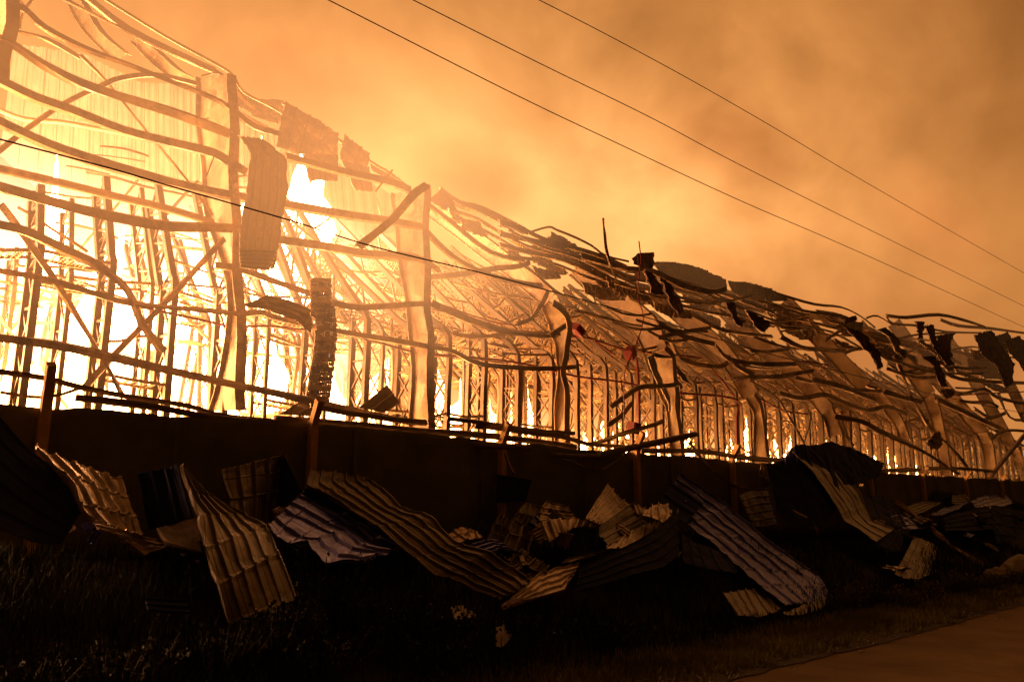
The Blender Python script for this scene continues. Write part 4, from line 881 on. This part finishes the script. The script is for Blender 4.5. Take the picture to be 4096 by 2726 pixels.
sheet('metal_sheet', rC([(1010, 1790 - 1790 + 1385, 7.1), (1300, 1400, 7.0)]), rC([(1030, 1470, 6.9), (1330, 1490, 6.8)]), SHEET_D, 2, True, .02, .03, label='flat dark scrap in front of the leftmost sheets', group=GS)
zones = sorted([('on the left bank', random.uniform(250, 1300)) for _ in range(10)] + [('in the middle of the bank', random.uniform(1700, 2750)) for _ in range(17)] + [('near the far right pile', random.uniform(3450, 4080)) for _ in range(11)], key=lambda z_: z_[1])
zc_ = {}
for i, (zone, px) in enumerate(zones):               # small crumpled pieces among the big ones
    sm, colw = random.choice(((SHEET_SHADED, 'darkened'), (SHEET_SHADED, 'darkened'), (SHEET_T, 'pale'), (SHEET_D, 'black'), (SHEET_B, 'violet grey'))); zc_[(zone, colw)] = zc_.get((zone, colw), 0) + 1
    yy_ = random.uniform(7.4, 9.4) if px > 1400 else random.uniform(8.3, 9.4)
    g_ = PY(px, 2200, yy_); zc = gz(g_.x, yy_) + random.uniform(.05, .35) + (yy_ - 7.4) * .1; c0 = Vector((g_.x, yy_, zc)); sz = random.uniform(.14, .4) * (1 if px > 1400 else .5); a = random.uniform(-.6, .6)
    def pr(dx, dy, dz):
        q = c0 + Vector((dx * math.cos(a) - dy * math.sin(a), dx * math.sin(a) + dy * math.cos(a), dz)); v = MC.transposed() @ (q - ORI); return (2048 + F_PX * v.x / -v.z, 1363 - F_PX * v.y / -v.z, q.y)
    h_ = random.uniform(.1, .5) * sz
    sheet('metal_scrap', [pr(-sz, -sz * .5, 0), pr(0, -sz * .6, h_), pr(sz, -sz * .4, .1 * sz)], [pr(-sz * .8, sz * .5, h_ * 1.3), pr(.1 * sz, sz * .5, h_ * 2.2), pr(sz * .9, sz * .6, h_)],
          sm, random.randint(2, 4), i % 2 == 0, .03, .12, 2, label=f'crumpled {colw} scrap {zone}, {ORD[zc_[(zone, colw)] - 1]} of its colour from left', cat='metal scrap', group='small crumpled scraps on the bank', jag=.12, res=18)
# torn wire mesh and cartons lying between the left sheets
cm = sheet('metal_sheet', rC([(1070, 920, 8.8), (1200, 900, 9.0), (1370, 930, 9.1)]), rC([(1210, 1000, 8.4), (1300, 1040, 8.4), (1395, 1050, 8.5)]), ROCKM, 2, True, .02, .12, label='crumpled tan wrapping caught under wire mesh between the two left sheets', cat='wrapping')
wm = MB()
for i in range(26):
    f = i / 25
    a_ = PY(*rC([(1070 + 300 * f, 850 + 30 * math.sin(f * 5))])[0], 8.7); b_ = PY(*rC([(1150 + 250 * f, 1010 + 50 * f)])[0], 8.3)
    a2 = PY(*rC([(1370 - 300 * f, 880)])[0], 8.7); b2 = PY(*rC([(1395 - 300 * (1 - f) * f, 1050 - 120 * f)])[0], 8.3)
    wm.bar(a_, b_, .006); wm.bar(a_ + Vector((0, 0, 0)), PY(*rC([(1395 - 240 * (1 - f), 1050 - 60 * (1 - f))])[0], 8.3), .006)
tag(wm.build('wire_mesh', STEEL), 'torn chain link mesh lying over the wrapping between the left sheets', 'wire mesh')
sh = sheet('metal_sheet', rC([(425, 880, 7.3), (470, 868, 7.3), (520, 880, 7.3)]), rC([(455, 940, 7.2), (490, 935, 7.2), (535, 905, 7.2)]), ROCKM, 2, True, .01, .04, label='small lit orange scrap low at the left', group=GS)
sh = sheet('metal_sheet', rC([(1255, 1068, 7.3), (1290, 1068, 7.3)]), rC([(1265, 1082, 7.3), (1280, 1082, 7.3)]), ROCKM, 1, True, .01, .01, label='tiny lit flake below the wire mesh, the left one', group=GS)
sh = sheet('metal_sheet', rC([(1360, 1113, 7.2), (1392, 1113, 7.2)]), rC([(1368, 1126, 7.2), (1382, 1126, 7.2)]), ROCKM, 1, True, .01, .01, label='tiny lit flake below the wire mesh, the right one', group=GS)
# a dark girder thrown across the bank, a bar at the right edge
def lone(name, pts, w, m, lab, cat, round_=False):
    o = beam(name, pts, w, m=m, parent=None, round_=round_); return tag(o, lab, cat)
lone('steel_beam', [p for p in rH([(1020, 640, 9.4), (1250, 800, 8.9), (1400, 940, 8.4), (1600, 1080, 7.9), (1760, 1180, 7.5)])], 26, STEEL, 'dark steel beam lying down the bank right of the tan tongue', 'beam')
lone('steel_bar', [(4130, 1705, 11), (3988, 1879, 10.6), (3955, 1950, 10.4)], 17, CHAR, 'black bar leaning up out of the pile at the right edge', 'bar')
lone('bent_rod', rH([(880, 380, 9.8), (960, 470, 9.7), (1010, 560, 9.6), (1050, 640, 9.5)]), 4, NETROLL, 'thin bent rod curving down from the dark blue sheet', 'rod', True)
lone('scrap_pipe', rG([(1230, 740, 8.9), (1360, 810, 8.6), (1460, 860, 8.4)]), 9, STEEL, 'short pipe lying under the dark blue sheet', 'pipe', True)
# rocks at right
def rock(c, r, lab):
    vs = []; fs = []; a_, b_ = 14, 9
    for i in range(b_ + 1):
        t = math.pi * i / b_
        for j in range(a_):
            p = 2 * math.pi * j / a_; v = Vector((math.sin(t) * math.cos(p), math.sin(t) * math.sin(p), math.cos(t)))
            k_ = 1 + .35 * noise.noise(v * 1.5 + c) + .12 * noise.noise(v * 4 + c)
            vs.append(Vector((v.x * r[0] * k_, v.y * r[1] * k_, v.z * r[2] * k_)) + c)
    for i in range(b_):
        for j in range(a_): fs.append((i * a_ + j, (i + 1) * a_ + j, (i + 1) * a_ + (j + 1) % a_, i * a_ + (j + 1) % a_))
    tag(mobj('rock', vs, fs, ROCKM), lab, 'rock', 'rocks on the verge')
def onground(px, y): 
    p = PY(px, 2200, y); return Vector((p.x, y, gz(p.x, y)))
c_ = onground(3975, 6.6); rock(c_ + Vector((0, 0, .08)), (.34, .3, .26), 'small round boulder in the grass at the right')
c_ = onground(4090, 6.6); rock(c_ + Vector((0, 0, .15)), (1.1, .5, .42), 'larger mound of rubble at the right edge')

# ------------------------------------------------------------------ overhead cables
D2 = reg(0, 0, 4096 / 2356)
for pts, Y, lab in (([(650, -50), (755, 0), (1180, 215), (1400, 320), (1700, 460), (2000, 590), (2356, 752), (2500, 815)], 9, 'lowest of the three power cables crossing the sky'),
                    ([(850, -50), (950, 0), (1250, 150), (1500, 272), (1700, 378), (2000, 528), (2356, 704), (2500, 775)], 9, 'middle one of the three power cables crossing the sky'),
                    ([(1130, -57), (1240, 0), (1400, 82), (1600, 190), (1800, 305), (2000, 424), (2356, 628), (2500, 711)], 9, 'uppermost of the three power cables crossing the sky')):
    P = crom([PY(p[0], p[1], Y) for p in D2(pts)], 6); mb = MB(); mb.sweep(P, ngon(.0085, 6), 0); tag(mb.build('power_cable', CABLE, smooth=True), lab, 'cable', 'overhead cables')
P = crom([PY(p[0], p[1], 9.5) for p in [(-120, 520), (0, 557), (430, 670), (695, 748), (1170, 884), (1512, 991), (2000, 1110), (2610, 1276), (3000, 1393), (3366, 1487), (3732, 1576), (4096, 1652), (4250, 1680)]], 5)
mb = MB(); mb.sweep(P, ngon(.010, 6), 0); tag(mb.build('power_cable', CABLE, smooth=True), 'single low cable sagging across the front of the burning frame', 'cable', 'overhead cables')

# ------------------------------------------------------------------ grass and weeds
def blades(n, xr, yr, hr, name, m, lab, dens=None, width=.006):
    v = []; f = []
    k = 0
    while k < n:
        x = xr[0] + (xr[1] - xr[0]) * random.random() ** 1.6; y = random.uniform(*yr)
        d = noise.noise(Vector((x * .8, y * 1.1, 4))) * .5 + .5
        if random.random() > d * 1.3: continue
        if y < road_edge(x) + .02 + .28 * noise.noise(Vector((x * 2.3, 0, 8))) + .15 * noise.noise(Vector((x * 7, 0, 3))): continue
        z = gz(x, y); h = random.uniform(*hr) * (.6 + d); a = random.uniform(0, 6.28); b_ = random.uniform(0, .7) * h
        w = width * (1 + x * .04)
        dx, dy = math.cos(a), math.sin(a)
        o = len(v)
        v += [(x - dy * w, y + dx * w, z - .02), (x + dy * w, y - dx * w, z - .02), (x + dx * b_ * .4 + dy * w * .7, y + dy * b_ * .4 - dx * w * .7, z + h * .6), (x + dx * b_ * .4 - dy * w * .7, y + dy * b_ * .4 + dx * w * .7, z + h * .6), (x + dx * b_, y + dy * b_, z + h)]
        f += [(o, o + 1, o + 2, o + 3), (o + 3, o + 2, o + 4)]
        k += 1
    tag(mobj(name, v, f, m), lab, 'grass', kind='stuff')
blades(48000, (.5, 34), (4.6, 6.2), (.04, .13), 'grass', GRASS_LIT, 'short grass along the edge of the road')
blades(30000, (.5, 30), (6.0, 9.6), (.06, .26), 'grass', GRASS, 'rough grass on the bank under the torn sheets')
def weed(px, y, h, spread, n, lab, lm=None, leafy=True, name='weed', grp='weeds on the bank'):
    c = onground(px, y); e = empty(name, c, lab, 'weed' if name == 'weed' else 'bush', grp)
    st = MB(); lf = MB()
    for i in range(n):
        a = random.uniform(0, 6.28); s_ = random.uniform(.1, 1) * spread
        p0 = Vector((math.cos(a) * s_ * .5, math.sin(a) * s_ * .5, -.03)); p2 = Vector((math.cos(a) * s_, math.sin(a) * s_, h * random.uniform(.6, 1))); p1 = p0.lerp(p2, .5) + Vector((0, 0, h * .08))
        st.bar(p0, p1, .007); st.bar(p1, p2, .005)
        for k in range(16 if leafy else 7):
            f = random.uniform(.15, 1.0); q = (p0.lerp(p1, f * 2) if f < .5 else p1.lerp(p2, f * 2 - 1)) + Vector((random.uniform(-1, 1), random.uniform(-1, 1), random.uniform(-1, 1))) * .035
            ll = random.uniform(.025, .06); d = Vector((random.uniform(-1, 1), random.uniform(-1, 1), random.uniform(-.3, 1))).normalized() * ll; s2 = d.cross(Vector((random.random(), random.random(), random.random()))).normalized() * ll * .32
            lf.add([q, q + d * .5 + s2, q + d, q + d * .5 - s2], [(0, 1, 2, 3)])
    o = mobj('stem', st.v, st.f, STEM); o.parent = e
    o = mobj('foliage', lf.v, lf.f, lm or LEAF); o.parent = e; o['kind'] = 'stuff'
for px, y, h, sp, n, lab in ((1330, 7.2, .75, .55, 70, 'dense dark bush in front of the shiny purple sheet'), (1480, 7.0, .6, .5, 60, 'dark bush overlapping the lower tip of the shiny purple sheet'), (1120, 7.0, .5, .5, 55, 'low dark bush between the cape shaped sheet and the purple one'),
                             (1650, 6.9, .55, .5, 55, 'spreading dark bush before the long rippled sheet'), (1850, 6.7, .5, .45, 50, 'dark bush under the bent front corner sheet'), (2120, 6.6, .5, .6, 55, 'low tangled bush below the black sheet, middle of the bank'),
                             (900, 6.8, .4, .5, 50, 'low weeds at the foot of the cape shaped sheet'), (1300, 6.6, .4, .6, 55, 'low leafy bush nearest the bottom edge'), (500, 6.8, .35, .6, 45, 'weeds under the leftmost sheets'), (2450, 6.5, .35, .6, 45, 'sparse weeds left of the blue sheet'),
                             (1750, 6.4, .4, .5, 50, 'leafy weeds beside the pale scraps'), (180, 6.9, .3, .6, 40, 'weeds at the bottom left')):
    weed(px, y, h, sp, n, lab, name='bush', grp='bushes on the bank')
for px, y, h, lab in ((3395, 6.2, .42, 'tall thin weed just right of the blue sheet tip'), (3440, 6.4, .5, 'tallest slender weed right of the blue sheet'), (3560, 6.0, .35, 'thin weed left of the checkered sheet'), (3700, 5.9, .4, 'grassy weed clump below the checkered sheet'),
                      (3800, 6.1, .5, 'bushy weed right of the checkered sheet'), (3860, 5.9, .4, 'weed clump before the dark beam end'), (3960, 5.8, .35, 'weeds in front of the round boulder'), (4060, 5.8, .35, 'weeds before the rubble mound'), (3620, 5.7, .3, 'short weed close to the road, right part')):
    weed(px, y, h * 1.15, .3, 44, lab, lm=GRASS_LIT)
lit = MB()
for i in range(420):                                   # straw, twigs and flakes along the road edge
    x = random.uniform(1, 26); y = road_edge(x) + random.gauss(.1, .3); y = max(y, 3.2)
    z = max(gz(x, y), 0) + .02 + (.015 if y < 5 else 0); a = random.uniform(0, 3.14); l = random.uniform(.02, .12)
    lit.bar((x, y, z), (x + math.cos(a) * l, y + math.sin(a) * l, z + random.uniform(0, .02)), .004 + .006 * random.random(), up=Vector((0, 0, 1)))
tag(lit.build('litter', ROCKM), 'straw and small scraps scattered along the road edge', 'litter', kind='stuff')
